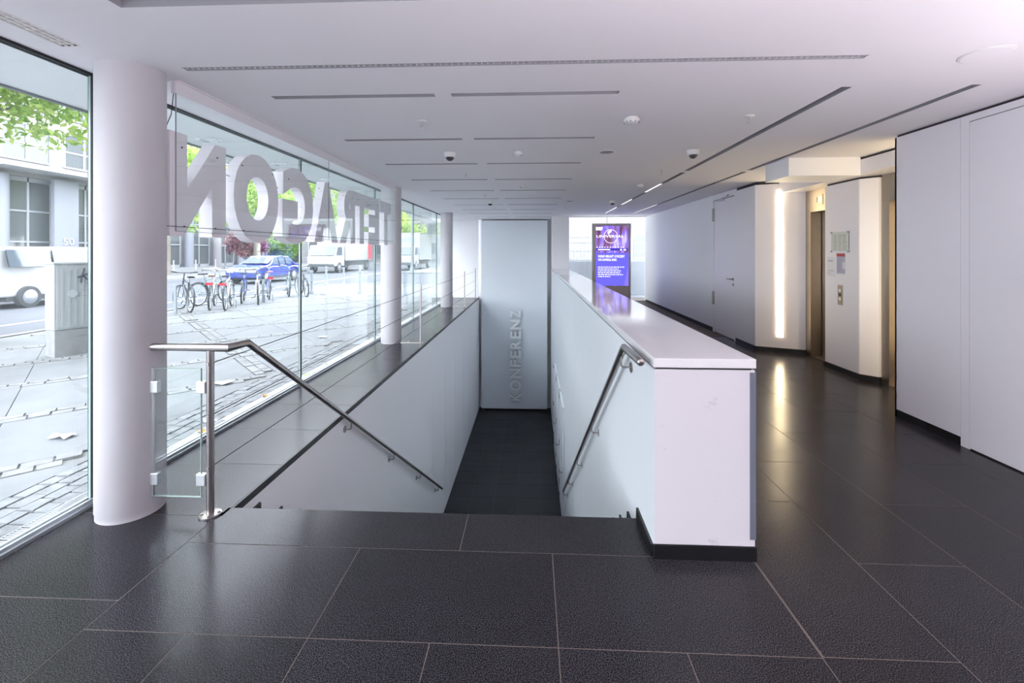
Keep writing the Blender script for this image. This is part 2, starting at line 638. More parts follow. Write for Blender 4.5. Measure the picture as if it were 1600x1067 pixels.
def text_fit(s, fn, offset=0.0, w=1.0, extrude=0.5, spacing=1.0):
    """glyph mesh whose bounding box becomes u,v,t in 0..1, then mapped by fn(u,v,t)"""
    me = text_mesh(s, 1.0, extrude, offset, spacing)
    co = np.empty(len(me.vertices) * 3, 'f')
    me.vertices.foreach_get('co', co)
    co = co.reshape(-1, 3)
    lo, hi = co.min(0), co.max(0)
    n = (co - lo) / np.maximum(hi - lo, 1e-6)
    mb = MB()
    mb.v = [tuple(fn(float(a), float(b), float(c))) for a, b, c in n]
    mb.f = [tuple(p.vertices) for p in me.polygons]
    bpy.data.meshes.remove(me)
    return mb


# ------------------------------------------------------------------ dimensions (metres)
H = 2.727                        # ceiling
GX = -2.80                       # facade glass
WX0, WX1 = -1.87, 0.635          # stairwell
Y0 = 2.755                       # top nosing
ZL = -3.9                        # lower floor
YF = 15.75                       # conference wall
CX1 = 1.149                      # far side of the parapet
YB = -5.2                        # back of the lobby

# ------------------------------------------------------------------ floor with its granite tiles
floor = single(MB(), 'floor', M['grout'], 'dark speckled granite tiled lobby floor', 'floor', kind='structure')
mbf = MB()
grid_holes(mbf, -2.76, 4.75, YB, YF + 0.4, [(WX0, WX1, Y0 - 0.002, YF + 0.4), (WX1, CX1, 2.405, YF + 0.4)], -0.0014)
floor.data = mbf.mesh('floor', M['grout'])
_tile = {}


def tile(x0, x1, y0, y1, parent, m, z=0.0, gap=0.0045, t=0.012, name='tile'):
    wx, wy = round(x1 - x0 - gap, 4), round(y1 - y0 - gap, 4)
    if wx < 0.02 or wy < 0.02: return
    k = (wx, wy, m.name, t)
    if k not in _tile:
        c = 0.0008
        mb = MB()
        a, b = wx / 2, wy / 2
        mb.v = [(-a, -b, -t), (a, -b, -t), (a, b, -t), (-a, b, -t), (-a, -b, -c), (a, -b, -c), (a, b, -c), (-a, b, -c),
                (-a + c, -b + c, 0), (a - c, -b + c, 0), (a - c, b - c, 0), (-a + c, b - c, 0)]
        mb.f = [(0, 1, 5, 4), (1, 2, 6, 5), (2, 3, 7, 6), (3, 0, 4, 7), (4, 5, 9, 8), (5, 6, 10, 9), (6, 7, 11, 10), (7, 4, 8, 11), (8, 9, 10, 11)]
        _tile[k] = mb.mesh(name, m)
    o = bpy.data.objects.new(name, _tile[k])
    o.location = ((x0 + x1) / 2, (y0 + y1) / 2, z)
    COL.objects.link(o)
    o.parent = parent
    return o


G = M['granite']
ys = [2.005 + 0.665 * k for k in range(-11, 21)] + [YF]
for a, b in zip(ys, ys[1:]):                                        # strip along the glass
    if b <= 2.68: tile(-2.755, -1.9, a, b, floor, G)
    else: tile(-2.755, -1.875, a, b, floor, G)
for a, b in ((-1.9, -0.39), (-0.39, 0.635)): tile(a, b, 2.42, Y0 + 0.01, floor, G)
tile(-1.9, -0.93, 1.845, 2.42, floor, G); tile(-0.93, 0.105, 1.845, 2.42, floor, G); tile(0.105, 1.142, 1.845, 2.42, floor, G)
lx = [-1.9, -1.453, -0.93, -0.42, 0.105, 0.617, 1.142]
for a, b in zip(lx, lx[1:]):
    for k in range(7): tile(a, b, max(YB, 1.845 - 1.14 * (k + 1)), 1.845 - 1.14 * k, floor, G)
rx = [1.142, 1.667, 2.20, 2.725, 3.25, 3.775, 4.3, 4.72]
r0 = [1.85, 2.415, 1.85, 2.425, 1.86, 2.43, 1.86]
for (a, b), s in zip(zip(rx, rx[1:]), r0):
    for k in range(-6, 12):
        y0, y1 = s + 1.137 * k, s + 1.137 * (k + 1)
        if a < 1.2 and y1 > 2.45: a2 = CX1
        else: a2 = a
        if y0 < YB or y0 > 14.7: continue
        if b > 3.6 and (y1 > 9 or y1 < 3.6): continue
        tile(a2, b, y0, min(y1, 14.78), floor, G)

# dark slab edge round the stairwell
for n_, b_ in (('trim_1', (WX0 - 0.004, WX0 + 0.004, Y0, YF, -0.05, -0.0005)),):
    single(MB().box(*b_), n_, M['skirt'], 'thin black stone edge of the ledge above the stairwell', 'trim', kind='structure')

# lower floor
lf = single(MB().box(WX0 - .2, CX1 + .1, 2.4, YF + 0.5, ZL - 0.1, ZL - 0.012), 'floor', M['grout2'], 'dark slate floor at the foot of the stairs', 'floor', kind='structure')
lxs = [WX0, -1.36, -0.85, -0.33, 0.18, WX1]
for a, b in zip(lxs, lxs[1:]):
    for k in range(13):
        tile(a, b, 8.425 + 0.58 * k, 8.425 + 0.58 * (k + 1), lf, M['slate'], ZL, 0.006)

# stairs
st = thing('staircase', 'straight flight of dark granite steps going down to the lower floor', 'stairs', (0, Y0, ZL), kind='structure')
RIS, RUN = 3.9 / 22, 0.27
for k in range(1, 22):
    z = -RIS * k
    y = Y0 + RUN * (k - 1)
    part(MB().box(WX0 + 0.003, WX1 - 0.003, y, y + RUN, z - RIS if k < 21 else ZL, z), 'step', G, st)
part(MB().box(WX0 + 0.003, WX1 - 0.003, Y0 - 0.15, Y0, -0.6, -0.021), 'top_riser', G, st)
for X in (WX0, WX1):
    s = 1 if X < 0 else -1
    sk = MB()
    for k in range(0, 22):
        z = -RIS * k
        y = Y0 + RUN * (k - 1) if k else 2.42
        a, b = sorted((X, X + s * 0.014))
        if k == 0 and X < 0: continue
        sk.box(a, b, y, y + RUN + 0.012 if k else Y0 + 0.012, z - (RIS if k else 0.0), z + 0.062)
    part(sk, 'stepped_skirting', M['skirt'], st)

# ------------------------------------------------------------------ ceiling with slots
slots = [(-1.90, 0.615, 1.70, 2.02)]
for k in range(10):
    y = 3.222 + 1.279 * k
    slots += [(-1.90, -0.705, y, y + 0.066), (-0.585, 0.612, y, y + 0.066)]
longs = [(2.115, 2.185, 3.215, 6.46), (2.115, 2.185, 6.60, 13.6), (2.965, 3.03, 3.21, 6.45), (2.965, 3.03, 6.58, 13.6)]
diff = (-2.145, 1.925, 2.70, 2.74)
sd = (-2.585, -2.48, -3.0, 2.385)
holes = slots + longs + [diff, sd]
cb = MB()
grid_holes(cb, GX - 0.03, 4.8, YB, 16.3, holes, H)
grid_holes(cb, GX - 0.03, 4.8, YB, 16.3, [], H + 0.35)
ceiling = single(cb, 'ceiling', M['ceil'], 'white plaster ceiling with recessed slots', 'ceiling', kind='structure')


def recess(mb, h, d):
    x0, x1, y0, y1 = h
    z = H + d
    mb.poly([(x0, y0, H), (x1, y0, H), (x1, y0, z), (x0, y0, z)])
    mb.poly([(x0, y1, H), (x1, y1, H), (x1, y1, z), (x0, y1, z)])
    mb.poly([(x0, y0, H), (x0, y1, H), (x0, y1, z), (x0, y0, z)])
    mb.poly([(x1, y0, H), (x1, y1, H), (x1, y1, z), (x1, y0, z)])
    mb.poly([(x0, y0, z), (x1, y0, z), (x1, y1, z), (x0, y1, z)])
    return mb


ORD = ['nearest', 'second', 'third', 'fourth', 'fifth', 'sixth', 'seventh', 'eighth', 'ninth', 'farthest']
for i, h in enumerate(slots):
    if i == 0:
        lab = 'wide grey ceiling slot at the top edge of the view'
    else:
        lab = '%s of the narrow crosswise ceiling slots above the %s side of the stairwell' % (ORD[(i - 1) // 2], 'window' if i % 2 else 'parapet')
    t = thing('ceiling_slot', lab, 'slot light', ((h[0] + h[1]) / 2, (h[2] + h[3]) / 2, H), 'crosswise slots above the stairwell')
    part(recess(MB(), h, 0.055), 'housing', M['slot'], t)
    part(MB().box(h[0] + .01, h[1] - .01, h[2] + .008, h[3] - .008, H + 0.040, H + 0.054), 'diffuser', M['slot'], t)
segs = {0: [(3.215, 6.46, 'slot')],
        1: [(6.6, 7.75, 'slotdark'), (7.75, 8.85, 'slotlit'), (8.85, 10.1, 'slot'), (10.1, 11.2, 'slotlit'), (11.2, 11.9, 'slot'), (11.9, 13.6, 'slotlit')],
        2: [(3.21, 6.45, 'slot')],
        3: [(6.58, 7.7, 'slot'), (7.7, 9.3, 'slotdark'), (9.3, 11.2, 'slot'), (11.2, 13.6, 'slotlit')]}
for i, h in enumerate(longs):
    lab = ['lengthwise ceiling slot, near half of the line beside the parapet', 'lengthwise ceiling slot with lit and dark stretches, far half of the line beside the parapet',
           'lengthwise ceiling slot, near half of the line beside the lift wall', 'lengthwise ceiling slot, far half of the line beside the lift wall'][i]
    t = thing('ceiling_slot', lab, 'slot light', ((h[0] + h[1]) / 2, (h[2] + h[3]) / 2, H), 'lengthwise slots above the corridor')
    part(recess(MB(), h, 0.05), 'housing', M['slot'], t)
    for a, b, m in segs[i]:
        part(MB().box(h[0] + .004, h[1] - .004, a + .005, b - .005, H + 0.012 if m != 'slot' else H + .035, H + 0.046), 'lamp' if m == 'slotlit' else 'cover', M[m], t)
# linear air diffuser and slot grille
t = thing('air_diffuser', 'thin perforated air slot running crosswise over the ceiling', 'vent', ((diff[0] + diff[1]) / 2, diff[2], H))
part(recess(MB(), diff, 0.05), 'housing', M['dark'], t)
fr = MB()
fr.box(diff[0] - .004, diff[1] + .004, diff[2] - .004, diff[2] + .003, H - .0015, H + .02)
fr.box(diff[0] - .004, diff[1] + .004, diff[3] - .003, diff[3] + .004, H - .0015, H + .02)
part(fr, 'rim', M['slot'], t)
br = MB()
x = diff[0]
while x < diff[1]:
    br.box(x, x + 0.008, diff[2], diff[3], H + 0.004, H + .02)
    x += 0.036
part(br, 'bridges', M['plastic'], t, kind='stuff')
t = thing('air_diffuser', 'three row slotted air grille beside the window wall', 'vent', ((sd[0] + sd[1]) / 2, sd[3], H))
part(recess(MB(), sd, 0.05), 'housing', M['dark'], t)
fr = MB()
for k in range(4):
    xx = sd[0] + (sd[1] - sd[0]) * k / 3
    fr.box(xx - .005, xx + .005, sd[2], sd[3], H - .002, H + .02)
part(fr, 'rails', M['plastic'], t)
br = MB()
y = sd[2]
while y < sd[3]:
    br.box(sd[0], sd[1], y, y + 0.010, H + 0.003, H + .02)
    y += 0.040
part(br, 'bridges', M['plastic'], t, kind='stuff')

# ------------------------------------------------------------------ facade glazing, one window per bay
ysm = [2.77 + 2.6 * k for k in range(-2, 6)]
names = ['beside the photographer', 'nearest, left of the near column', 'behind the near column and the letters', 'behind the middle of the letters',
         'behind the second column', 'behind the middle ledge', 'at the far end of the ledge']
for i, (a, b) in enumerate(zip(ysm, ysm[1:])):
    t = thing('window_%d' % (i + 1), 'tall frameless glass pane of the street front, ' + names[i], 'window', (GX, (a + b) / 2, 0), kind='structure')
    part(MB().box(GX - .006, GX + .006, a + .012, b - .012,   .035, H - .016), 'glass_pane', M['glass'], t)
    e = MB()
    e.box(GX - .0065, GX + .0065, a + .011, a + .0135,   .035, H - .016); e.box(GX - .0065, GX + .0065, b - .0135, b - .011,   .035, H - .016)
    part(e, 'pane_edge', M['glassedge'], t)
    part(MB().box(GX - .014, GX + .014, b - .011, b + .011, .03, H - .016), 'mullion', M['black'], t)
    s = MB()
    s.box(GX - .045, GX + .045, a, b, -.03, .022); s.box(GX - .028, GX - .012, a, b, .022, .042); s.box(GX + .012, GX + .028, a, b, .022, .042)
    part(s, 'sill_profile', M['zinc'], t)
    hp = MB()
    hp.box(GX + .012, GX + .020, a, b, H - .016, H); hp.box(GX - .020, GX - .009, a, b, H - .020, H)
    part(hp, 'head_profile', M['black'], t)

# columns
for i, (y, lab) in enumerate(((2.72, 'round white column nearest the camera, left of the handrail'), (7.92, 'round white column at the far end of the letters'),
                              (13.12, 'slimmest looking round white column near the conference wall'))):
    c = MB().lathe([(.172, 0.0), (.172, .035), (.176, .04), (.176, H)], (-2.49, y, 0), 64)
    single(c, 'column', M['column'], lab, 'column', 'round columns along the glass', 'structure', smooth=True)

# ------------------------------------------------------------------ stairwell walls
wl = single(MB().box(WX0 - .12, WX0 - .004, Y0 - .2, YF + .3, ZL - .05, -.05), 'wall_left', M['wall'], 'white stairwell wall below the ledge with flush doors', 'wall', kind='structure')
jy = [8.45, 9.685, 10.94, 12.22, 13.51, 14.75]
for a, b in zip(jy, jy[1:]):
    part(MB().box(WX0 - .004, WX0, a + .006, b - .006, ZL + .19, -.78), 'door_panel', M['wall'], wl)
part(MB().box(WX0 - .004, WX0, Y0, jy[0] + .0, ZL, -.052), 'plaster', M['wall'], wl)
part(MB().box(WX0 - .004, WX0, jy[-1], YF + .1, ZL, -.052), 'plaster', M['wall'], wl)
part(MB().box(WX0 - .004, WX0, jy[0], jy[-1], -.776, -.052), 'plaster', M['wall'], wl)
part(MB().box(WX0 - .004, WX0, jy[0], jy[-1], ZL, ZL + .186), 'plaster', M['wall'], wl)
g = MB()
for y in jy[1:-1]: g.box(WX0 - .0042, WX0 - .003, y - .006, y + .006, ZL + .19, -.78)
part(g, 'door_gap', M['dark'], wl)

wr = single(MB().box(WX1 + .006, CX1 - .004, Y0 - .3, YF + .4, ZL, -.02), 'wall_right', M['dark'], 'white panelled stairwell wall under the parapet', 'wall', kind='structure')
jr = [2.412, 5.93, 7.18, 8.25, 9.08, 9.87, 10.6, 11.8, 13.0, 14.2, YF]
for a, b in zip(jr, jr[1:]):
    part(MB().box(WX1, WX1 + .008, a + (.0025 if a > 3 else 0), b - .0025, ZL, 0), 'wall_panel', M['cladding'], wr)
# doors in that wall
for i, y in enumerate((10.15, 11.45, 12.75)):
    t = thing('door_%d' % (i + 2), '%s of the white doors in the right stairwell wall on the lower floor' % ('nearest', 'middle one', 'farthest')[i], 'door', (WX1, y, ZL), kind='structure')
    part(MB().box(WX1 - .035, WX1 - .001, y - 1.02, y, ZL + .02, ZL + 2.38), 'door_leaf', M['cladding'], t)
    for z in (.35, 1.2, 2.25):
        part(MB().box(WX1 - .05, WX1 - .03, y - .02, y + .03, ZL + z, ZL + z + .12), 'hinge', M['steel'], t)
    part(MB().tube([(WX1 - .035, y - .93, ZL + 1.05), (WX1 - .085, y - .93, ZL + 1.05), (WX1 - .085, y - .8, ZL + 1.05)], .01, 8), 'door_handle', M['steel'], t)

# conference wall and what stands around it
wf = single(MB().box(-1.775, .51, YF, YF + .09, ZL + .06, H - .045), 'wall_far', M['konf'], 'tall pale blue grey conference wall closing the stairwell', 'wall', kind='structure')
part(MB().box(-1.775, .51, YF + .01, YF + .08, ZL + .004, ZL + .055), 'shadow_gap', M['black'], wf)
ft = MB()
ft.lathe([(.035, 0), (.035, .012), (.012, .016), (.012, .07)], (-1.70, YF - .03, ZL), 16)
part(ft, 'foot', M['steel'], wf, True)
part(MB().box(-1.76, .5, YF + .02, YF + .07, H - .045, H - .02), 'top_rail', M['dark'], wf)
single(MB().box(GX - .1, WX0 - .02, YF, YF + .1, -.02, H), 'wall_end', M['wall'], 'white wall closing the ledge at its far end', 'wall', kind='structure')
single(MB().box(-1.99, .75, YF + .3, YF + .42, ZL, H), 'wall_back', M['wall'], 'white wall seen past the edge of the conference wall', 'wall', kind='structure')
single(MB().box(WX1, CX1 + .02, 14.6, 15.1, 1.046, H), 'column', M['wall'], 'square white pillar standing on the far end of the parapet', 'column', kind='structure')
single(MB().box(WX1 + .02, CX1 + .02, 14.96, YF + .4, -.02, H), 'wall_pier', M['wall'], 'white wall behind the square pillar', 'wall', kind='structure')

# lettering on the conference wall
kt = thing('wall_lettering', 'silver grey letters reading KONFERENZ upwards on the conference wall', 'lettering', (-.585, YF, -3.55))
widths = [.62, .78, .70, .52, .54, .60, .54, .70, .58]
tot = sum(widths) + .11 * 8
k_ = 3.138 / tot
z = -3.55
for ch, wd in zip('KONFERENZ', widths):
    z0, z1 = z, z + wd * k_
    ov = 0.006 if ch == 'O' else 0.0
    mb = text_fit(ch, lambda u, v, t_, z0=z0, z1=z1, ov=ov: (-.397 + ov - (0.376 + 2 * ov) * v, YF - .016 - .055 * t_, z0 + (z1 - z0) * u), 0.036)
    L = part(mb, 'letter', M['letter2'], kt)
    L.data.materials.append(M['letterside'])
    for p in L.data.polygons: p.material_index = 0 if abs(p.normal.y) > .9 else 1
    z = z1 + .11 * k_

# ------------------------------------------------------------------ parapet
pc = thing('parapet_counter', 'long white parapet with glossy stone top beside the stairs', 'parapet', ((WX1 + CX1) / 2, 2.41, 0))
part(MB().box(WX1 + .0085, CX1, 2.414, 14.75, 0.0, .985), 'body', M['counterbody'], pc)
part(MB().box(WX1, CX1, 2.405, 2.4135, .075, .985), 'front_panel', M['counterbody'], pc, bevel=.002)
part(MB().box(WX1 + .006, WX1 + .0084, 2.45, 14.75, 0.0, .98), 'panel_backing', M['dark'], pc)
for a, b in zip(jr, jr[1:]):
    part(MB().box(WX1, WX1 + .0065, a + (.0025 if a > 3 else .002), min(b, 14.75) - .0025, 0, .985), 'side_panel', M['cladding'], pc)
part(MB().box(WX1 + .012, CX1 - .012, 2.416, 14.75, .985, .998), 'shadow_gap', M['dark'], pc)
part(MB().box(WX1 - .004, CX1 + .004, 2.40, 14.94, .996, 1.044), 'countertop', M['counter'], pc, bevel=.003)
part(MB().box(WX1 - .002, CX1 + .004, 2.398, 2.4138, 0.0, .072), 'skirting', M['skirt'], pc)
part(MB().box(CX1, CX1 + .012, 2.41, 14.75, 0.0, .072), 'skirting', M['skirt'], pc)
part(MB().box(CX1 - .027, CX1 + .003, 2.4015, 2.4052, .112, .975), 'corner_guard', M['guard'], pc, label='narrow grey corner guard strip')

# ------------------------------------------------------------------ right side of the lobby
XR = 3.53
near = thing('wall_right', 'white panelled wall with a large flush door at the right edge', 'wall', (XR, 3, 0), kind='structure')
n1 = MB(); n1.box(XR + .012, 4.6, YB + 3.9 + 1.9, 4.58, 0, H)
part(n1, 'core', M['dark'], near)
part(MB().box(XR, XR + .012, 3.921, 4.60, .072, H - .022), 'wall_panel', M['laminate'], near)
part(MB().box(XR, XR + .012, 3.845, 3.918, .0, H - .022), 'wall_panel', M['laminate'], near)
part(MB().box(XR, XR + .012, 1.2, 3.845, 2.652, H - .022), 'wall_panel', M['laminate'], near)
part(MB().box(XR, XR + .012, .6, 1.2, 0, H - .022), 'wall_panel', M['laminate'], near)
part(MB().box(XR + .001, XR + .013, 1.203, 3.841, .012, 2.646), 'door_leaf', M['laminate'], near)
part(MB().box(XR, XR + .02, 3.921, 4.24, 0, .07), 'skirting', M['skirt'], near)
part(MB().box(XR, XR + .02, 4.243, 4.6, 0, .07), 'skirting', M['skirt'], near)
part(MB().box(XR, 4.6, 4.58, 4.60, .0, H - .022), 'return_panel', M['laminate'], near)

# long wall with the door
lw = thing('wall_corridor', 'long white corridor wall running to the end window', 'wall', (3.63, 11, 0), kind='structure')
part(MB().box(3.635, 3.8, 9.31, 14.9, 0, H), 'plaster', M['wall'], lw)
part(MB().box(3.635, 3.8, 8.25, 9.31, 2.72, H), 'plaster', M['wall'], lw)
part(MB().box(3.61, 3.8, 7.55, 8.25, .072, H - .05), 'wall_panel', M['laminate'], lw)
part(MB().box(3.63, 3.8, 7.55, 8.25, H - .05, H), 'shadow_gap', M['dark'], lw)
part(MB().box(3.615, 3.64, 9.31, 14.75, 0, .075), 'skirting', M['skirt'], lw)
part(MB().box(3.60, 3.64, 7.56, 8.25, 0, .07), 'skirting', M['skirt'], lw)
dr = thing('door_1', 'flush white corridor door with lever handle and closer', 'door', (3.62, 8.8, 0), kind='structure')
part(MB().box(3.628, 3.66, 8.33, 9.27, .012, 2.60), 'door_leaf', M['laminate'], dr)
f = MB(); f.box(3.612, 3.66, 8.255, 8.322, 0, 2.715); f.box(3.612, 3.66, 9.275, 9.305, 0, 2.715); f.box(3.612, 3.66, 8.322, 9.275, 2.612, 2.715)
part(f, 'door_frame', M['laminate'], dr)
for z in (.55, 2.2):
    part(MB().box(3.598, 3.63, 9.25, 9.30, z, z + .26), 'hinge', M['steel'], dr)
hd = MB().lathe([(.026, 0), (.026, -.008), (.012, -.01), (.012, -.05)], (3.628, 8.41, 1.10), 16, 'x')
hd.tube([(3.585, 8.41, 1.10), (3.58, 8.43, 1.10), (3.58, 8.56, 1.10)], .0095, 10)
part(hd, 'door_handle', M['steel'], dr, True)
part(MB().lathe([(.026, 0), (.026, -.008), (.012, -.010)], (3.628, 8.41, 1.0), 16, 'x'), 'key_escutcheon', M['steel'], dr, True)
cl = MB(); cl.box(3.60, 3.63, 8.78, 9.02, 2.565, 2.605); cl.bar((3.59, 8.85, 2.615), (3.60, 8.55, 2.635), .02, .01)
part(cl, 'door_closer', M['alu'], dr)
part(MB().box(3.6, 3.615, 8.56, 8.62, 2.625, 2.65), 'closer_head', M['black'], dr)

# lift niche: splayed light panel, pier, lintel, box
sp0, sp1 = Vector((3.605, 7.545)), Vector((4.235, 7.255))
dd = (sp1 - sp0).normalized(); nn = Vector((dd.y, -dd.x))
if nn.y > 0: nn = -nn
lp = thing('wall_splay', 'cream white angled wall panel carrying the tall strip light', 'wall', (sp0.x, sp0.y, 0), kind='structure')


def quad_prism(a, b, back, z0, z1):
    return MB().prism([tuple(a), tuple(b), (b[0] + back[0], b[1] + back[1]), (a[0] + back[0], a[1] + back[1])], z0, z1)


part(quad_prism(sp0, sp1, (-nn.x * .1, -nn.y * .1), .072, H - .05), 'wall_panel', M['laminate'], lp)
part(quad_prism(sp0 + nn * .01, sp1 + nn * .01, (-nn.x * .1, -nn.y * .1), 0, .07), 'skirting', M['skirt'], lp)
part(quad_prism(sp0 - nn * .03, sp1 - nn * .03, (-nn.x * .1, -nn.y * .1), H - .05, H), 'shadow_gap', M['dark'], lp)
wlp = sp0 + dd * .345
wlt = thing('wall_light', 'tall thin glowing strip light on the splayed panel beside the far lift', 'wall light', (wlp.x, wlp.y, .25))
part(quad_prism(wlp - dd * .052 + nn * .004, wlp + dd * .052 + nn * .004, (-nn.x * .004, -nn.y * .004), .24, 2.585), 'frame', M['laminate'], wlt)
part(quad_prism(wlp - dd * .046 + nn * .010, wlp + dd * .046 + nn * .010, (-nn.x * .006, -nn.y * .006), .246, 2.578), 'diffuser', M['striplight'], wlt)
# twin strip beside the near lift, on the hidden return
wl2 = thing('wall_light', 'tall strip light on the return wall beside the near lift', 'wall light', (3.95, 4.6, .25))
part(MB().box(3.85, 3.95, 4.60, 4.604, .24, 2.585), 'frame', M['laminate'], wl2)
part(MB().box(3.855, 3.945, 4.604, 4.61, .246, 2.578), 'diffuser', M['striplight'], wl2)

pier = thing('wall_pier', 'white pier between the two lifts', 'wall', (4.2, 6.2, 0), kind='structure')
pp = [(4.08, 5.872), (4.21, 5.735), (4.46, 5.735), (4.46, 6.54), (4.08, 6.54)]
part(MB().prism(pp, .072, 2.505), 'wall_panel', M['laminate'], pier)
ps = [(4.068, 5.868), (4.205, 5.725), (4.46, 5.725), (4.46, 6.55), (4.068, 6.55)]
part(MB().prism(ps, 0, .07), 'skirting', M['skirt'], pier)
part(MB().prism([(x + .03 if x < 4.4 else x, y) for x, y in pp], 2.505, 2.53), 'shadow_gap', M['dark'], pier)
part(MB().box(4.078, 4.0795, 5.874, 5.895, .08, 2.5), 'edge_strip', M['wall'], pier)

lt = thing('trim_2', 'white lintel running above the lifts', 'lintel', (4.0, 6, 2.5), kind='structure')
part(MB().box(3.91, 4.6, 4.6, 7.40, 2.53, H - .03), 'lintel_board', M['laminate'], lt)
part(MB().box(3.95, 4.6, 4.6, 7.40, H - .03, H), 'shadow_gap', M['dark'], lt)
single(MB().box(3.075, 3.912, 5.61, 6.16, 2.51, H), 'trim_3', M['wall'], 'white boxed soffit under the ceiling before the far lift', 'soffit', kind='structure', bevel=.002)
single(MB().box(4.6, 4.75, 4.58, 7.6, 0, H), 'wall_lift', M['dark'], 'dark shaft wall behind the lifts', 'wall', kind='structure')
single(MB().box(3.81, 4.75, 7.62, 7.75, 0, H), 'wall_service', M['dark'], 'wall closing the shaft beside the far lift', 'wall', kind='structure')
single(MB().box(3.81, 3.9, 7.76, 14.9, 0, H), 'wall_service', M['dark'], 'wall behind the corridor door', 'wall', kind='structure')

for i, (ya, yb, lab) in enumerate(((6.555, 7.25, 'far steel lift door between the strip light and the pier'), (4.62, 5.72, 'near steel lift door half hidden by the right wall'))):
    t = thing('elevator', lab, 'lift', (4.4, (ya + yb) / 2, 0), 'steel lifts')
    hz = 2.20
    part(MB().box(4.236, 4.55, ya, yb, hz, 2.53), 'header', M['liftsteel2'], t)
    part(MB().box(4.236, 4.5, yb - .115, yb, 0, hz), 'jamb', M['liftsteel'], t)
    part(MB().box(4.25, 4.5, ya, ya + .04, 0, hz), 'jamb', M['liftsteel'], t)
    ym = (ya + yb) / 2 - .05
    part(MB().box(4.40, 4.43, ym + .004, yb - .13, 0.005, hz - .001), 'door_panel', M['liftsteel'], t)
    part(MB().box(4.40, 4.43, ya + .05, ym - .004, 0.005, hz - .001), 'door_panel', M['liftsteel'], t)
    part(MB().box(4.43, 4.5, ya, yb, 0, hz), 'shaft_gap', M['black'], t)
    part(MB().box(4.25, 4.45, ya + .04, yb - .115, 0.0, .006), 'threshold', M['steel'], t)
    ip = part(MB().box(4.230, 4.236, yb - .41, yb - .23 + .0, 2.29, 2.44), 'floor_indicator', M['liftsteel2'], t)
    part(MB().box(4.227, 4.2305, yb - .36, yb - .32, 2.33, 2.41), 'lamp', M['indicator'], ip)
    part(MB().box(4.227, 4.2305, yb - .28, yb - .272, 2.33, 2.41), 'arrow', M['slotdark'], ip)
    part(MB().prism([(yb - .30, 2.41), (yb - .33 + .005, 2.41), (yb - .3125, 2.34)], 4.227, 4.2305, 'x'), 'arrow', M['slotdark'], ip)

# notices and call panel on the pier
PX = 4.08


def onpier(y0, y1, z0, z1, a, b):
    return MB().box(PX - b, PX - a, y0, y1, z0, z1)


t = thing('notice_frame', 'clip framed notice sheet on the lift pier, topmost', 'notice', (PX, 6.22, 1.6))
part(onpier(6.055, 6.395, 1.592, 1.862, 0, .008), 'backing', M['paper2'], t)
f = MB()
for a in (6.055, 6.383): f.box(PX - .014, PX, a, a + .012, 1.592, 1.862)
for a in (1.592, 1.850): f.box(PX - .014, PX, 6.055, 6.395, a, a + .012)
part(f, 'frame', M['alu'], t)
for a in (6.05, 6.375):
    for b in (1.588, 1.842): part(MB().box(PX - .017, PX, a, a + .025, b, b + .025), 'corner_clip', M['greyprint'], t)
f = MB()
for c0 in (6.33, 6.24, 6.15):
    for k in range(9):
        ll = random.uniform(.03, .07)
        f.box(PX - .0085, PX - .008, c0 - ll, c0 + .02, 1.62 + .024 * k, 1.627 + .024 * k)
part(f, 'print', M['greyprint'], t, kind='stuff')
t = thing('paper_notice', 'red headed lilac sheet taped below the framed notice', 'notice', (PX, 6.22, 1.32))
part(onpier(6.135, 6.30, 1.31, 1.575, 0, .0015), 'sheet', M['lilacprint'], t)
part(onpier(6.135, 6.30, 1.535, 1.575, .0015, .002), 'header', M['red'], t)
part(onpier(6.14, 6.18, 1.37, 1.46, .0015, .002), 'picture', M['paper'], t)
part(onpier(6.135, 6.30, 1.29, 1.31, 0, .0015), 'footer', M['paper'], t)
f = MB()
for k in range(9): f.box(PX - .002, PX - .0015, 6.20 + random.uniform(0, .03), 6.29, 1.335 + .021 * k, 1.340 + .021 * k)
part(f, 'print', M['greyprint'], t, kind='stuff')
t = thing('paper_notice', 'plain white sheet taped beside the red headed one', 'notice', (PX, 6.4, 1.28))
part(onpier(6.325, 6.50, 1.26, 1.53, 0, .0015), 'sheet', M['paper'], t)
f = MB()
f.box(PX - .002, PX - .0015, 6.36, 6.48, 1.475, 1.483); f.box(PX - .002, PX - .0015, 6.38, 6.48, 1.46, 1.466)
f.box(PX - .002, PX - .0015, 6.36, 6.48, 1.335, 1.341); f.box(PX - .002, PX - .0015, 6.42, 6.48, 1.30, 1.305)
part(f, 'print', M['greyprint'], t, kind='stuff')
t = thing('call_button_panel', 'narrow steel lift call panel with three buttons', 'button panel', (PX, 6.22, .9))
part(onpier(6.175, 6.27, .893, 1.156, 0, .008), 'plate', M['liftsteel2'], t, bevel=.002)
for k, m in ((0, 'plastic'), (1, 'black'), (2, 'plastic')):
    part(onpier(6.205, 6.24, .955 + .056 * k, .990 + .056 * k, .008, .014), 'button', M[m], t)

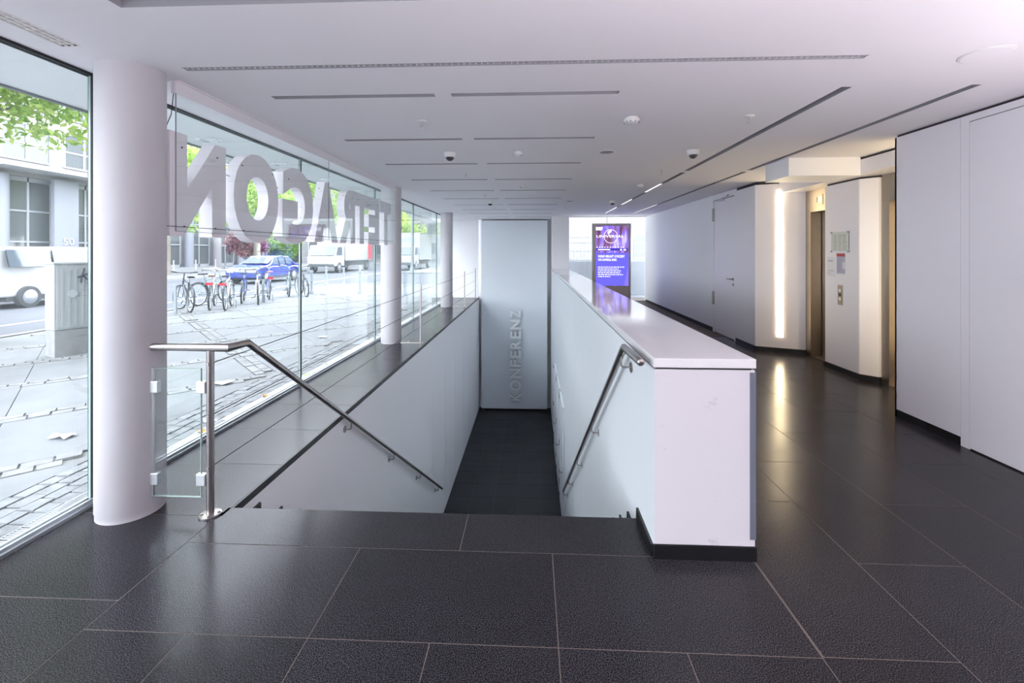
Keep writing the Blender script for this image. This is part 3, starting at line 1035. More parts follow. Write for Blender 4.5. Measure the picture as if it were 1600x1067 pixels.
# ------------------------------------------------------------------ corridor end: glazing, court behind it
t = thing('window_8', 'floor to ceiling end window of the corridor', 'window', (2.4, 14.78, 0), kind='structure')
for a, b in ((CX1 + .03, 2.4), (2.4, 3.63)):
    part(MB().box(a + .01, b - .01, 14.80, 14.81, .03, H - .02), 'glass_pane', M['glass'], t)
part(MB().box(2.39, 2.41, 14.79, 14.82, .0, H), 'mullion', M['alu'], t)
f = MB(); f.box(CX1 + .02, 3.635, 14.77, 14.85, -.02, .03); f.box(CX1 + .02, 3.635, 14.77, 14.85, H - .025, H)
part(f, 'frame', M['alu'], t)
single(MB().box(1.2, 9.5, 14.86, 17.1, -.12, -.015), 'pavement', M['concrete'], 'pale paved court outside the end window', 'pavement', kind='structure')
single(MB().box(.9, 9.5, 17.1, 17.4, -.1, 1.235), 'wall_court', M['concrete'], 'grey concrete court wall below the fence', 'wall', kind='structure')
t = thing('bar_fence', 'thin grey bar fence on top of the concrete court wall', 'fence', (3, 17.25, 1.235))
for z in (1.27, 1.60, 1.92): part(MB().bar((.9, 17.25, z), (5.6, 17.25, z), .02, .03), 'rail', M['fence'], t)
for k in range(36): part(MB().box(.9 + .13 * k, .914 + .13 * k, 17.243, 17.257, 1.235, 1.99), 'bar', M['fence'], t)
t = thing('building', 'white panelled building behind the court fence', 'building', (3, 24, 0))
gx = [-3.0, -.6, 1.7, 3.42, 5.14, 6.9, 9]
for a, b in zip(gx, gx[1:]):
    part(MB().box(a + .015, b - .015, 24.0, 24.2, 2.35, 9), 'facade_panel', M['facadew'], t)
part(MB().box(-3, 9, 24.03, 24.3, -.1, 9), 'core', M['concrete'], t)
part(MB().box(-3, 5.2, 24.0, 24.2, -.1, 2.32), 'facade_panel', M['facadew'], t)
wn = part(MB().box(5.3, 8.6, 23.98, 24.05, 1.25, 2.5), 'window', M['winframe'], t)
part(MB().box(5.36, 8.54, 23.96, 23.985, 1.32, 2.45), 'pane', M['winglass'], wn)

# digital totem
tt = thing('digital_totem', 'tall bronze framed info screen glowing violet at the corridor end', 'screen', (2.41, 14.05, 0))
TX0, TX1, TZ1 = 1.836, 2.987, 2.458
SX0, SX1, SZ0, SZ1 = 1.933, 2.92, .56, 2.382
f = MB(); f.box(TX0, SX0, 13.99, 14.13, 0.02, TZ1); f.box(SX1, TX1, 13.99, 14.13, 0.02, TZ1); f.box(SX0, SX1, 13.99, 14.13, SZ1, TZ1); f.box(SX0, SX1, 13.99, 14.13, .02, SZ0)
f.box(TX0, TX1, 14.02, 14.14, .02, TZ1)
part(f, 'housing', M['bronze'], tt, bevel=.004)
part(MB().box(TX0 - .1, TX1 + .1, 13.85, 14.2, 0, .02), 'base_plate', M['bronze'], tt)
sc_ = part(MB().box(SX0, SX1, 14.005, 14.018, SZ0, SZ1), 'screen', M['scr'], tt)


def sx(u): return SX0 + (u - 95) / 465.0 * (SX1 - SX0)


def sz(v): return SZ1 - (v - 120) / 820.0 * (SZ1 - SZ0)


def srect(u0, u1, v0, v1, d=0.0): return MB().box(sx(u0), sx(u1), 14.0035 - d, 14.0045 - d, sz(v1), sz(v0))


part(srect(96, 559, 121, 490), 'picture', M['scrpic'], sc_)
part(srect(96, 559, 425, 460, .001), 'banner', M['scrd'], sc_)
part(MB().prism([(sx(93), sz(135)), (sx(195), sz(135)), (sx(183), sz(180)), (sx(93), sz(180))], 14.002, 14.003, 'y'), 'badge', M['scrw'], sc_)
part(MB().prism([(sx(559), sz(650)), (sx(559), sz(939)), (sx(496), sz(939))], 14.0035, 14.0045, 'y'), 'wedge', M['scr2'], sc_)


def stext(s, u0, u1, v0, v1, off=0.0, name='lettering', d=.002):
    mb = text_fit(s, lambda a, b, c: (sx(u0) + (sx(u1) - sx(u0)) * a, 14.0035 - d + .0005 * c, sz(v1) + (sz(v0) - sz(v1)) * b), off)
    part(mb, name, M['scrw'], sc_)


stext('UNIVERSAL', 105, 495, 245, 280, 0.012)
stext('VIVENDI VERKAUFT 10 PROZENT', 125, 505, 520, 555, .02)
stext('VON UNIVERSAL MUSIC', 125, 395, 568, 600, .02)
gl = MB()
c0 = (sx(308), sz(262)); R_ = .205
gl.tube([(c0[0] + R_ * math.cos(a), 14.0015, c0[1] + R_ * math.sin(a)) for a in [2 * PI * k / 40 for k in range(40)]], .007, 5, closed=True)
part(gl, 'globe_outline', M['scrw'], sc_)
part(MB().prism([(sx(262), sz(215)), (sx(285), sz(180)), (sx(320), sz(178)), (sx(318), sz(200)), (sx(290), sz(222)), (sx(280), sz(245))], 14.0015, 14.0025, 'y'), 'continent', M['scrw'], sc_)
ln = MB()
for k in range(6):
    u = 125
    end = (505, 420, 450, 450, 480, 300)[k]
    while u < end:
        wd = random.uniform(14, 46)
        ln.box(sx(u), sx(min(u + wd, end)), 14.002, 14.003, sz(690 + 26 * k), sz(680 + 26 * k))
        u += wd + 8
for u in range(105, 500, 38): ln.box(sx(u), sx(u + 14), 14.001, 14.002, sz(420), sz(406))
ln.box(sx(125), sx(300), 14.001, 14.002, sz(452), sz(437)); ln.box(sx(440), sx(468), 14.001, 14.002, sz(456), sz(436)); ln.box(sx(490), sx(526), 14.001, 14.002, sz(456), sz(436))
part(ln, 'small_print', M['scrw'], sc_, kind='stuff')

# ------------------------------------------------------------------ lobby behind the camera
rw = MB(); rw.box(GX - .1, 4.7, YB - .1, YB, 0, H); rw.box(GX - .06, GX + .04, YB, -2.43, 0, H)
single(rw, 'wall_rear', M['wall'], 'white rear wall of the lobby behind the camera', 'wall', kind='structure')
single(MB().box(3.95, 4.1, YB, .62, 0, H), 'wall_shop', M['wall'], 'white wall of the recess behind the camera', 'wall', kind='structure')

# ------------------------------------------------------------------ sign with mirrored letters
sg = thing('hanging_letter_sign', 'large white letters seen from behind, hung from a ceiling rail before the glass', 'sign', (-2.4, 5.2, H))
LX0, LX1 = -2.455, -2.36
ra = MB(); ra.box(-2.375, -2.345, 2.89, 7.70, H - .085, H - .004)
part(ra, 'ceiling_rail', M['letter'], sg)
part(MB().box(-2.40, -2.32, 2.89, 7.70, H - .006, H), 'rail_flange', M['letter'], sg)
for a, b in ((2.895, 5.145), (5.150, 7.69)):
    gp = part(MB().box(-2.350, -2.344, a, b, 1.735, H - .01), 'glass_panel', M['clear'], sg)
    e = MB(); e.box(-2.3505, -2.3435, a - .001, a + .0015, 1.735, H - .085)
    e.box(-2.3505, -2.3435, a, b, 1.733, 1.736)
    part(e, 'glass_edge', M['fence'], gp)
letters = [('N', 2.86, 3.404), ('O', 3.495, 4.13), ('G', 4.20, 4.80), ('A', 4.83, 5.42), ('R', 5.48, 5.965), ('T', 5.95, 6.46), ('E', 6.45, 6.92), ('T', 6.97, 7.503)]
for ch, a, b in letters:
    z0, z1 = (1.675, 2.43) if ch in 'OG' else (1.706, 2.395)
    mb = text_fit(ch, lambda u, v, t_, a=a, b=b, z0=z0, z1=z1: (LX0 + (LX1 - LX0) * t_, b - (b - a) * u, z0 + (z1 - z0) * v), 0.058)
    L = part(mb, 'letter', M['letter'], sg)
    fx = MB()
    for (yy, zz) in ((a + .12, 1.77), (b - .12, 1.77), (a + .1, 2.3), (b - .1, 2.3)):
        fx.lathe([(.006, 0), (.006, .006), (.001, .008)], (LX1 + .001, yy, zz), 8, 'x')
    part(fx, 'fixings', M['dark'], L)
wi = MB()
wi.tube([(-2.342, 2.80, 1.765), (-2.342, 4.0, 1.768), (-2.342, 5.5, 1.768), (-2.342, 7.62, 1.772)], .0022, 6)
wi.tube([(-2.41, 3.40, 2.21), (-2.41, 3.52, 2.20)], .003, 6); wi.tube([(-2.41, 4.12, 2.21), (-2.41, 4.25, 2.20)], .003, 6); wi.tube([(-2.41, 4.75, 2.22), (-2.41, 4.95, 2.20)], .003, 6)
wi.tube([(-2.36, 2.90, H - .02), (-2.37, 2.885, 2.5), (-2.40, 2.86, 2.38)], .0025, 6)
part(wi, 'cable', M['dark'], sg)

# ------------------------------------------------------------------ cable railing on the ledge
cr = thing('cable_railing', 'steel cable railing on slim posts along the ledge', 'railing', (-1.95, 2.68, 0))
for y in (2.68, 7.88, 13.05, 15.55):
    p = MB()
    near_ = y < 3
    if near_:
        p.lathe([(.021, .0), (.021, 1.0)], (-1.955, y, 0), 20)
        part(p, 'post', M['steel'], cr, True)
        q = MB().lathe([(.062, 0), (.062, .008), (.055, .011)], (-1.955, y, 0), 24)
        for a in range(4):
            q.lathe([(.009, .008), (.009, .016), (.004, .018)], (-1.955 + .046 * math.cos(a * PI / 2 + .4), y + .046 * math.sin(a * PI / 2 + .4), 0), 8)
        part(q, 'base_flange', M['steel'], cr, True)
        q = MB()
        for z in (.92, .605, .29): q.lathe([(.009, -.028), (.011, -.018), (.011, .018), (.009, .03)], (-1.955, y, z), 10, 'y')
        part(q, 'cable_fitting', M['steel'], cr, True)
    else:
        p.box(-1.967, -1.943, y - .02, y + .02, 0, 1.03)
        part(p, 'post', M['steel'], cr)
        q = MB(); q.box(-2.31, -1.90, y - .012, y + .012, .0, .012); q.box(-2.18, -2.165, y - .012, y + .012, .012, .03)
        part(q, 'base_plate', M['steel'], cr)
for z in (.92, .605, .29):
    part(MB().tube([(-1.955, 2.70, z), (-1.955, 7.88, z), (-1.955, 13.05, z), (-1.955, 15.55, z)], .003, 6), 'cable', M['dark'], cr)

# glass infill between column and post
gi = thing('glass_balustrade_panel', 'small clamped glass panel between the near column and the handrail post', 'glass panel', (-2.15, 2.68, .1))
part(MB().box(-2.318, -2.01, 2.674, 2.684, .11, .888), 'glass_pane', M['clear'], gi)
e = MB(); e.box(-2.013, -2.0095, 2.6735, 2.6845, .11, .888); e.box(-2.318, -2.01, 2.6735, 2.6845, .108, .1105); e.box(-2.318, -2.01, 2.6735, 2.6845, .8875, .8905)
part(e, 'pane_edge', M['glassedge'], gi)
part(MB().box(-2.334, -2.312, 2.672, 2.686, .11, .888), 'wall_profile', M['alu'], gi)
for z in (.18, .74):
    part(MB().box(-2.036, -1.9775, 2.664, 2.694, z, z + .072), 'clamp', M['alu'], gi, bevel=.004)
    part(MB().box(-2.345, -2.275, 2.664, 2.694, z, z + .072), 'clamp', M['alu'], gi, bevel=.004)

# handrails
def handrail(label, path, brX, bry, side, slope0):
    p0 = path[0]
    t = thing('handrail', label, 'handrail', p0, 'steel stair handrails')
    r = MB().tube(path, .0215, 20)
    part(r, 'rail', M['steel'], t, True)
    for y in bry:
        zr = slope0(y) - .02
        xr = path[-1][0]
        b = MB()
        b.tube([(xr, y, zr), (xr, y, zr - .055), (xr + side * .012, y, zr - .068), (brX, y, zr - .068)], .0065, 8)
        bo = part(b, 'bracket', M['steel'], t, True)
        part(MB().lathe([(.034, 0), (.034, -side * .006), (.012, -side * .008)], (brX, y, zr - .068), 20, 'x'), 'rosette', M['steel'], bo, True)
    return t


zl = lambda y: 1.025 + (y - 2.80) * (-3.222 - 1.025) / (9.146 - 2.80)
zr_ = lambda y: 1.003 + (y - 2.866) * (-2.858 - 1.003) / (8.487 - 2.866)
hl = handrail('steel handrail on the window side, running from the near column down the stairs',
              [(-2.335, 2.68, 1.018), (-1.845, 2.68, 1.018), (-1.80, 2.80, 1.025), (-1.80, 9.0, zl(9.0))], -1.868, (4.45, 5.85, 7.25, 8.65), -1, zl)
hr = handrail('steel handrail on the parapet side of the stairs with a domed near end',
              [(.57, 2.43, 1.018), (.57, 2.866, 1.003), (.57, 8.45, zr_(8.45))], .634, (2.95, 4.4, 5.83, 7.2, 8.3), 1, zr_)
part(MB().lathe([(.0215, 0), (.0215, -.006), (.017, -.013), (.009, -.017), (.001, -.018)], (.57, 2.43, 1.018), 20, 'y'), 'end_cap', M['steel'], hr, True)

# ------------------------------------------------------------------ ceiling devices
def sprinkler(x, y, lab):
    t = thing('fire_sprinkler', lab, 'sprinkler', (x, y, H), 'ceiling sprinklers')
    part(MB().lathe([(.042, 0), (.040, -.006), (.018, -.010)], (x, y, H), 20), 'rose', M['plastic'], t, True)
    b = MB().lathe([(.012, -.008), (.012, -.03), (.006, -.032)], (x, y, H), 12)
    b.bar((x - .011, y, H - .03), (x - .004, y, H - .058), .004); b.bar((x + .011, y, H - .03), (x + .004, y, H - .058), .004)
    part(b, 'body', M['chrome'], t)
    part(MB().lathe([(.015, -.058), (.015, -.061), (.003, -.062)], (x, y, H), 16), 'deflector', M['chrome'], t)


L_ = 'ceiling sprinkler '
sprinkler(-.95, 3.89, L_ + 'nearest the letters, between the first and second crosswise slots')
sprinkler(1.795, 3.865, L_ + 'nearest on the lift side, left of the long slot')
sprinkler(-.952, 6.48, L_ + 'second on the window side, behind the domed camera')
sprinkler(1.79, 6.40, L_ + 'second on the lift side, behind the domed camera')
sprinkler(-.95, 9.0, L_ + 'third on the window side, before the far dome camera')
sprinkler(-.95, 11.6, L_ + 'farthest on the window side, beyond the far dome camera')
sprinkler(.83, 11.6, L_ + 'above the far end of the parapet')
sprinkler(.45, 13.2, L_ + 'closest to the conference wall top')


def dome(x, y, lab):
    t = thing('dome_camera', lab, 'camera', (x, y, H), 'dome cameras')
    part(MB().lathe([(.068, 0), (.066, -.022), (.060, -.048), (.050, -.052)], (x, y, H), 28), 'housing', M['plastic'], t, True)
    part(MB().lathe([(.047, -.050), (.043, -.068), (.030, -.084), (.012, -.091), (.001, -.092)], (x, y, H), 24), 'dome', M['lens'], t, True)


dome(-.943, 5.167, 'white dome camera on the ceiling above the window side of the stairwell, nearer one')
dome(1.789, 5.158, 'white dome camera on the ceiling before the lifts, beside the long slot')
dome(-.953, 10.24, 'small far dome camera above the window side of the stairwell')
dome(1.781, 10.235, 'small far dome camera on the corridor ceiling')


def detector(x, y, r, lab, big=True):
    t = thing('smoke_detector', lab, 'smoke detector', (x, y, H))
    part(MB().lathe([(r * .8, 0), (r * .8, -.012)], (x, y, H), 24), 'base', M['plastic'], t, True)
    part(MB().lathe([(r, -.012), (r, -.028), (r * .86, -.046), (r * .5, -.056), (.002, -.058)], (x, y, H), 28), 'cover', M['plastic'], t, True)
    v = MB()
    for k in range(10):
        a = 2 * PI * k / 10
        v.box(x + r * .93 * math.cos(a) - .006, x + r * .93 * math.cos(a) + .006, y + r * .93 * math.sin(a) - .006, y + r * .93 * math.sin(a) + .006, H - .044, H - .037)
    part(v, 'vents', M['slot'], t)


detector(.835, 3.876, .066, 'large white smoke detector on the ceiling above the parapet')
detector(1.812, 7.72, .05, 'small white smoke detector beside the long corridor slot')
detector(-.166, 5.135, .05, 'small white smoke detector above the middle of the stairwell')
detector(-.162, 7.706, .05, 'far small smoke detector above the middle of the stairwell')


def disc(x, y, r, lab, gm='slot'):
    t = thing('ceiling_speaker', lab, 'speaker', (x, y, H))
    part(MB().lathe([(r, 0), (r, -.004), (r * .93, -.006)], (x, y, H), 32), 'rim', M['plastic'], t, True)
    part(MB().lathe([(r * .9, -.0062), (r * .9, -.007)], (x, y, H), 32), 'grille', M[gm], t)


disc(.837, 5.18, .085, 'flat round speaker disc on the ceiling above the parapet, nearer one')
disc(.827, 10.19, .085, 'flat round speaker disc on the ceiling above the far parapet')
disc(2.59, 2.72, .12, 'flat white round disc in the bright ceiling corner near the right wall', 'ceil')

# ================================================================== outdoors
# overhanging storeys and soffit along the street front
single(MB().box(-3.57, 6.0, YB - 1, 17.0, 3.09, 15.0), 'wall_upper', M['facadew'], 'upper storeys of the building over the street front', 'wall', kind='structure')
so = single(MB().box(-3.585, -3.555, YB - 1, 17.0, H - .015, 3.09), 'trim_4', M['soffitedge'], 'dark grey edge of the soffit over the pavement', 'soffit', kind='structure')
yj = [2.26 + 2.6 * k for k in range(-3, 7)]
for a, b in zip(yj, yj[1:]):
    part(MB().box(-3.555, GX - .03, a + .004, b - .004, H, H + .03), 'soffit_panel', M['soffit'], so)
part(MB().box(-3.555, GX - .03, yj[0], yj[-1], H + .04, H + .06), 'backing', M['dark'], so)
where = ['above the letter N', 'above the letters O and G', 'above the letter A', 'above the far letters', 'beyond the second column', 'beyond the second column, farther one', 'near the far end of the ledge']
for i, y in enumerate((4.44, 5.72, 7.0, 8.28, 9.56, 10.84, 12.12)):
    t = thing('soffit_downlight', 'round chrome downlight in the outdoor soffit, seen ' + where[i], 'downlight', (-3.25, y, H), 'outdoor soffit downlights')
    part(MB().lathe([(.12, 0), (.12, -.006), (.10, -.010), (.095, -.004)], (-3.25, y, H), 28), 'rim', M['chrome'], t, True)
    part(MB().lathe([(.094, -.003), (.06, -.0045), (.01, -.006)], (-3.25, y, H), 24), 'lens', M['plastic'], t, True)

# ---- pavement: diagonal slabs between double rows of setts
pav = single(MB().box(-9.93, GX - .03, -6, 21.8, -.2, -.022), 'pavement', M['joint'], 'pale diagonal slab pavement with sett bands before the glass front', 'pavement', kind='structure')
R2 = math.sqrt(.5)


def clip(poly, x0, x1, y0, y1):
    def half(P, f):
        out = []
        for i in range(len(P)):
            a, b = P[i], P[(i + 1) % len(P)]
            fa, fb = f(a), f(b)
            if fa >= 0: out.append(a)
            if (fa >= 0) != (fb >= 0):
                s = fa / (fa - fb)
                out.append((a[0] + (b[0] - a[0]) * s, a[1] + (b[1] - a[1]) * s))
        return out
    for f in (lambda p: p[0] - x0, lambda p: x1 - p[0], lambda p: p[1] - y0, lambda p: y1 - p[1]):
        poly = half(poly, f)
        if len(poly) < 3: return []
    return poly


def pq(p, q): return ((p - q) * R2, (p + q) * R2)      # p along (1,1), q along (-1,1)


def area2(P): return abs(sum(P[i][0] * P[(i + 1) % len(P)][1] - P[(i + 1) % len(P)][0] * P[i][1] for i in range(len(P)))) / 2


def piece(mb, P, z0, z1, ch=.004):
    cx = sum(p[0] for p in P) / len(P); cy = sum(p[1] for p in P) / len(P)
    n = len(mb.v); k = len(P)
    s = 1 - ch * 4
    mb.v += [(x, y, z0) for x, y in P] + [(x, y, z1 - ch) for x, y in P] + [(cx + (x - cx) * s, cy + (y - cy) * s, z1) for x, y in P]
    for r in (0, 1):
        for i in range(k):
            j = (i + 1) % k
            mb.f.append((n + r * k + i, n + r * k + j, n + (r + 1) * k + j, n + (r + 1) * k + i))
    mb.f.append(tuple(n + 2 * k + i for i in range(k)))


qs = [4.93 + 1.545 * k for k in range(-5, 16)]
pb = [1.65 - 4.6 * 2, 1.65 - 4.6, 1.65, 1.65 + 4.6, 1.65 + 9.2]
XA, XB, YA, YC = -9.7, -3.42, -3.5, 21.6
bandh = .125
slabs = []
for q0, q1 in zip(qs, qs[1:]):
    for p0, p1 in zip(pb, pb[1:]):
        a, b = p0 + bandh, p1 - bandh
        n = 4
        for i in range(n):
            u0, u1 = a + (b - a) * i / n, a + (b - a) * (i + 1) / n
            P = clip([pq(u0 + .004, q0 + bandh), pq(u1 - .004, q0 + bandh), pq(u1 - .004, q1 - bandh), pq(u0 + .004, q1 - bandh)], XA, XB, YA, YC)
            if P and area2(P) > .05: slabs.append(P)
for P in slabs:
    mb = MB(); piece(mb, P, -.03, random.uniform(-.006, -.003), .002)
    part(mb, 'slab', M['slab'], pav)
stones = []
for q in qs:
    for row in (-1, 1):
        u = -14 + random.uniform(0, .2)
        while u < 12:
            L = random.uniform(.15, .24)
            v0, v1 = sorted((q + row * .006, q + row * (bandh - .012)))
            j = [random.uniform(-.006, .006) for _ in range(4)]
            P = [pq(u + .008, v0 + j[0]), pq(u + L - .008, v0 + j[1]), pq(u + L - .008 + j[2], v1), pq(u + .008 + j[3], v1)]
            if all(XA < x < XB and YA < y < YC for x, y in P): stones.append(P)
            u += L
for p in pb:
    for row in (-1, 1):
        u = -2.0
        while u < 22:
            L = random.uniform(.12, .20)
            v0, v1 = sorted((p + row * .006, p + row * (bandh - .012)))
            if all(abs(u + L / 2 - q) > bandh + L / 2 for q in qs):
                P = [pq(v0, u + .008), pq(v1, u + .008), pq(v1, u + L - .008), pq(v0, u + L - .008)]
                if all(XA < x < XB and YA < y < YC for x, y in P): stones.append(P)
            u += L
setts = []
x = -3.41
while x < -2.97:
    wd = .108
    y = -2 + random.uniform(0, .1)
    while y < 16.5:
        L = random.uniform(.10, .17)
        j = [random.uniform(-.008, .008) for _ in range(4)]
        setts.append([(x + .006 + j[0], y + .006), (x + wd - .006, y + .006 + j[1]), (x + wd - .006 + j[2], y + L - .006), (x + .006, y + L - .006 + j[3])])
        y += L
    x += wd + .001
key = lambda P: (P[0][0]) ** 2 + (P[0][1]) ** 2 if P[0][1] > 1.7 else 1e6
stones.sort(key=key); setts.sort(key=key)
for P in stones[:170]:
    mb = MB(); piece(mb, P, -.03, random.uniform(-.004, .004)); part(mb, 'cobblestone', M['cobble'], pav)
for P in setts[:120]:
    mb = MB(); piece(mb, P, -.03, random.uniform(-.006, .003)); part(mb, 'cobblestone', M['sett'], pav)
mb = MB()
for P in stones[170:]: piece(mb, P, -.03, random.uniform(-.004, .004))
part(mb, 'far_cobblestones', M['cobble'], pav, kind='stuff')
mb = MB()
for P in setts[120:]: piece(mb, P, -.03, random.uniform(-.006, .003))
part(mb, 'far_setts', M['sett'], pav, kind='stuff')

dg_ = thing('drain_grating', 'narrow metal drain grating outside along the glass', 'grating', (-2.9, 2, -.02))
f = MB(); f.box(-2.965, -2.957, -2, 16, -.03, .004); f.box(-2.853, -2.845, -2, 16, -.03, .004)
part(f, 'frame', M['zinc'], dg_)
f = MB(); y = 1.2
while y < 16:
    f.box(-2.957, -2.853, y, y + .007, -.02, .002); y += .019
part(f, 'bars', M['zinc'], dg_, kind='stuff')
part(MB().box(-2.957, -2.853, -2, 16, -.03, -.021), 'channel', M['dark'], dg_)

# small litter
for (x, y, s, m, nm, lab) in ((-3.03, 2.4, .05, 'leafy', 'fallen_leaf', 'brown dry leaf on the drain grating left of the near column'),
                              (-2.92, 3.9, .05, 'leafy', 'fallen_leaf', 'yellow leaf lying on the grating beyond the small glass panel'),
                              (-2.87, 5.75, .09, 'leafg', 'fallen_leaf', 'green leaf lying against the glass beside the mullion'),
                              (-2.95, 4.9, .04, 'leafy', 'fallen_leaf', 'small yellow leaf on the setts behind the handrail')):
    mb = MB()
    k = 9
    pts = [(x + s * (1 if i % 2 else .55) * math.cos(2 * PI * i / k) * 1.1, y + s * (1 if i % 2 else .55) * math.sin(2 * PI * i / k), .006 + .02 * (i % 2)) for i in range(k)]
    for i in range(k): mb.poly([(x, y, .008), pts[i], pts[(i + 1) % k]])
    mb.bar((x, y, .008), (x + s * 1.2, y - s * .9, .012), .004)
    single(mb, nm, M[m], lab, 'leaf')
for (x, y, s, lab) in ((-3.75, 5.35, .12, 'crumpled white paper scrap on the pavement seen above the handrail bend'), (-3.02, 4.15, .06, 'small white paper scrap on the setts behind the railing post'),
                       (-4.05, 3.75, .10, 'flat pale paper scrap on the slabs seen through the leftmost pane'), (-3.9, 8.3, .08, 'white paper scrap on the pavement before the tall mullion')):
    mb = MB()
    n = 4
    gx_ = [[(x + (i - 1.5) * s * .6 + random.uniform(-.02, .02), y + (j - 1.5) * s * .35 + random.uniform(-.02, .02), .006 + random.uniform(0, .025)) for j in range(n)] for i in range(n)]
    for i in range(n - 1):
        for j in range(n - 1): mb.poly([gx_[i][j], gx_[i + 1][j], gx_[i + 1][j + 1], gx_[i][j + 1]])
    single(mb, 'paper_scrap', M['paper'], lab, 'litter')

# ---- road, kerb, far pavement
rd = single(MB().box(-21.2, -10.1, -60, 140, -.3, -.10), 'road', M['asphalt'], 'grey asphalt street running past the glass front', 'road', kind='structure')
for k in range(-3, 40):
    part(MB().box(-12.2, -12.05, -6 + 9 * k if k > 3 else -6 + 9 * k, -6 + 9 * k + (8.98 if k < 8 else 6), -.1, -.097), 'marking', M['paint'], rd)
single(MB().box(-10.1, 60, 22.1, 34.6, -.3, -.10), 'road', M['asphalt'], 'side street asphalt beyond the bollards', 'road', kind='structure')
single(MB().box(-10.1, 60, 34.6, 140, -.3, .0), 'pavement', M['slab'], 'pale pavement beyond the side street', 'pavement', kind='structure')
kb = single(MB(), 'kerb', M['kerb'], 'pale granite kerb between pavement and street', 'kerb', kind='structure')
kb.data = MB().box(-10.11, -9.93, -6, 22.1, -.3, -.03).mesh('kerb', M['kerb'])
for k in range(20): part(MB().box(-10.12, -9.94, -4 + 1.3 * k, -4 + 1.3 * k + 1.285, -.2, .0), 'kerb_stone', M['kerb'], kb)
for k in range(6): part(MB().box(-9.93 + 1.2 * k, -9.93 + 1.2 * k + 1.185, 21.9, 22.12, -.2, .0), 'kerb_stone', M['kerb'], kb)
single(MB().box(-60, -21.2, -60, 140, -.3, .0), 'pavement', M['slab'], 'wide pale pavement on the far side of the street', 'pavement', kind='structure')
single(MB().box(-21.35, -21.1, -60, 140, -.2, .03), 'kerb', M['kerb'], 'far kerb of the street', 'kerb', kind='structure')

# ---- utility cabinet
uc = thing('utility_cabinet', 'grey street utility cabinet with graffiti on a concrete plinth', 'cabinet', (-7.19, 6.53, 0))
ca, sa = math.cos(math.radians(65)), math.sin(math.radians(65))


def ub(a0, a1, b0, b1, z0, z1, mb=None):
    """a along the door side, b along the narrow side, from the near corner"""
    mb = mb or MB()
    P = [(-7.19 + a * ca - b * sa, 6.53 + a * sa + b * ca) for a, b in ((a0, b0), (a1, b0), (a1, b1), (a0, b1))]
    return mb.prism(P, z0, z1)


part(ub(0.005, .98, 0.005, .33, -.02, .40), 'plinth', M['plinth'], uc, bevel=.008)
part(ub(0, .99, 0, .34, .405, 1.40), 'body', M['cabinet'], uc, bevel=.006)
part(ub(-.01, 1.0, -.01, .35, 1.40, 1.435), 'lid', M['cabinet'], uc, bevel=.006)
for a in (.03, .505):
    dl = part(ub(a, a + .46, -.010, .0, .43, 1.37), 'cabinet_door', M['cabinet'], uc)
    r_ = MB()
    for k in range(5): ub(a + .05 + .08 * k, a + .075 + .08 * k, -.016, -.009, .5, 1.32, r_)
    part(r_, 'ribs', M['cabinet'], dl)
    lk = MB()
    cx, cy = -7.19 + (a + .18) * ca + .012 * sa, 6.53 + (a + .18) * sa - .012 * ca
    lk.tube([(cx, cy, .95), (cx + .022 * sa, cy - .022 * ca, .95)], .055, 18)
    part(lk, 'lock', M['alu'], dl)
gf = MB()


def stroke(pts, w=.018):
    P = [(-7.19 + a * ca + .017 * sa, 6.53 + a * sa - .017 * ca, z) for a, z in pts]
    gf.tube(P, w / 2, 6)


stroke([(.30, 1.12), (.34, 1.34)]); stroke([(.26, 1.20), (.40, 1.26)]); stroke([(.33, 1.22), (.42, 1.12)]); stroke([(.38, 1.10), (.41, 1.14), (.44, 1.10), (.39, 1.06)])
stroke([(.62, 1.30), (.72, 1.31), (.72, 1.2), (.62, 1.16)]); stroke([(.6, 1.08), (.68, .95), (.72, .9)]); stroke([(.7, 1.0), (.66, .86)])
part(gf, 'graffiti', M['ink'], uc)

# ---- bollards
def bollard(x, y, h, lab, grp, white=False, base=0.0, r=.045):
    t = thing('bollard', lab, 'bollard', (x, y, base), grp)
    part(MB().lathe([(r * 2, 0), (r * 1.9, .06), (r * 1.25, .12), (r, .16), (r, h * .52), (r * 1.3, h * .53), (r * 1.3, h * .57), (r, h * .58), (r, h * .90), (r * 1.35, h * .91), (r * 1.35, h * .94), (r, h * .95), (r * .9, h)], (x, y, base), 14),
         'shaft', M['bollardw' if white else 'bollard'], t, True)
    part(MB().lathe([(r * 1.2, h * .95), (r * 1.1, h * .985), (r * .4, h)], (x, y, base), 14), 'cap', M['bollardw' if white else 'bollard'], t, True)


for i, (x, y) in enumerate(((-8.355, 16.88), (-6.53, 16.95), (-4.70, 16.55))):
    bollard(x, y, .89, ['slim grey bollard on the pavement right of the bicycles, nearest to the street', 'slim grey bollard right before the second column', 'slim grey bollard seen beyond the second column'][i], 'bollards across the pavement')
for i, (x, y) in enumerate(((-9.79, 21.2), (-9.7, 23.0), (-9.7, 25.2))):
    bollard(x, min(y, 21.5) if i == 0 else y, .9, ['grey bollard on the kerb corner, first of the row by the side street', 'grey bollard by the side street, second of its row', 'grey bollard by the side street, third of its row'][i], 'bollards by the side street', base=-.1 if i else 0)
bollard(-4.6, 23.6, .8, 'far grey bollard before the truck', 'bollards by the side street', base=-.1)
for i in range(8):
    y = 25.0 + 2.6 * i
    bollard(-31.0, y, .85, '%s of the thin white bollards across the street counted from the near column' % ['first', 'second', 'third', 'fourth', 'fifth', 'sixth', 'seventh', 'eighth'][i], 'white bollards on the far pavement', True)

# ---- bicycles
_bm = {}


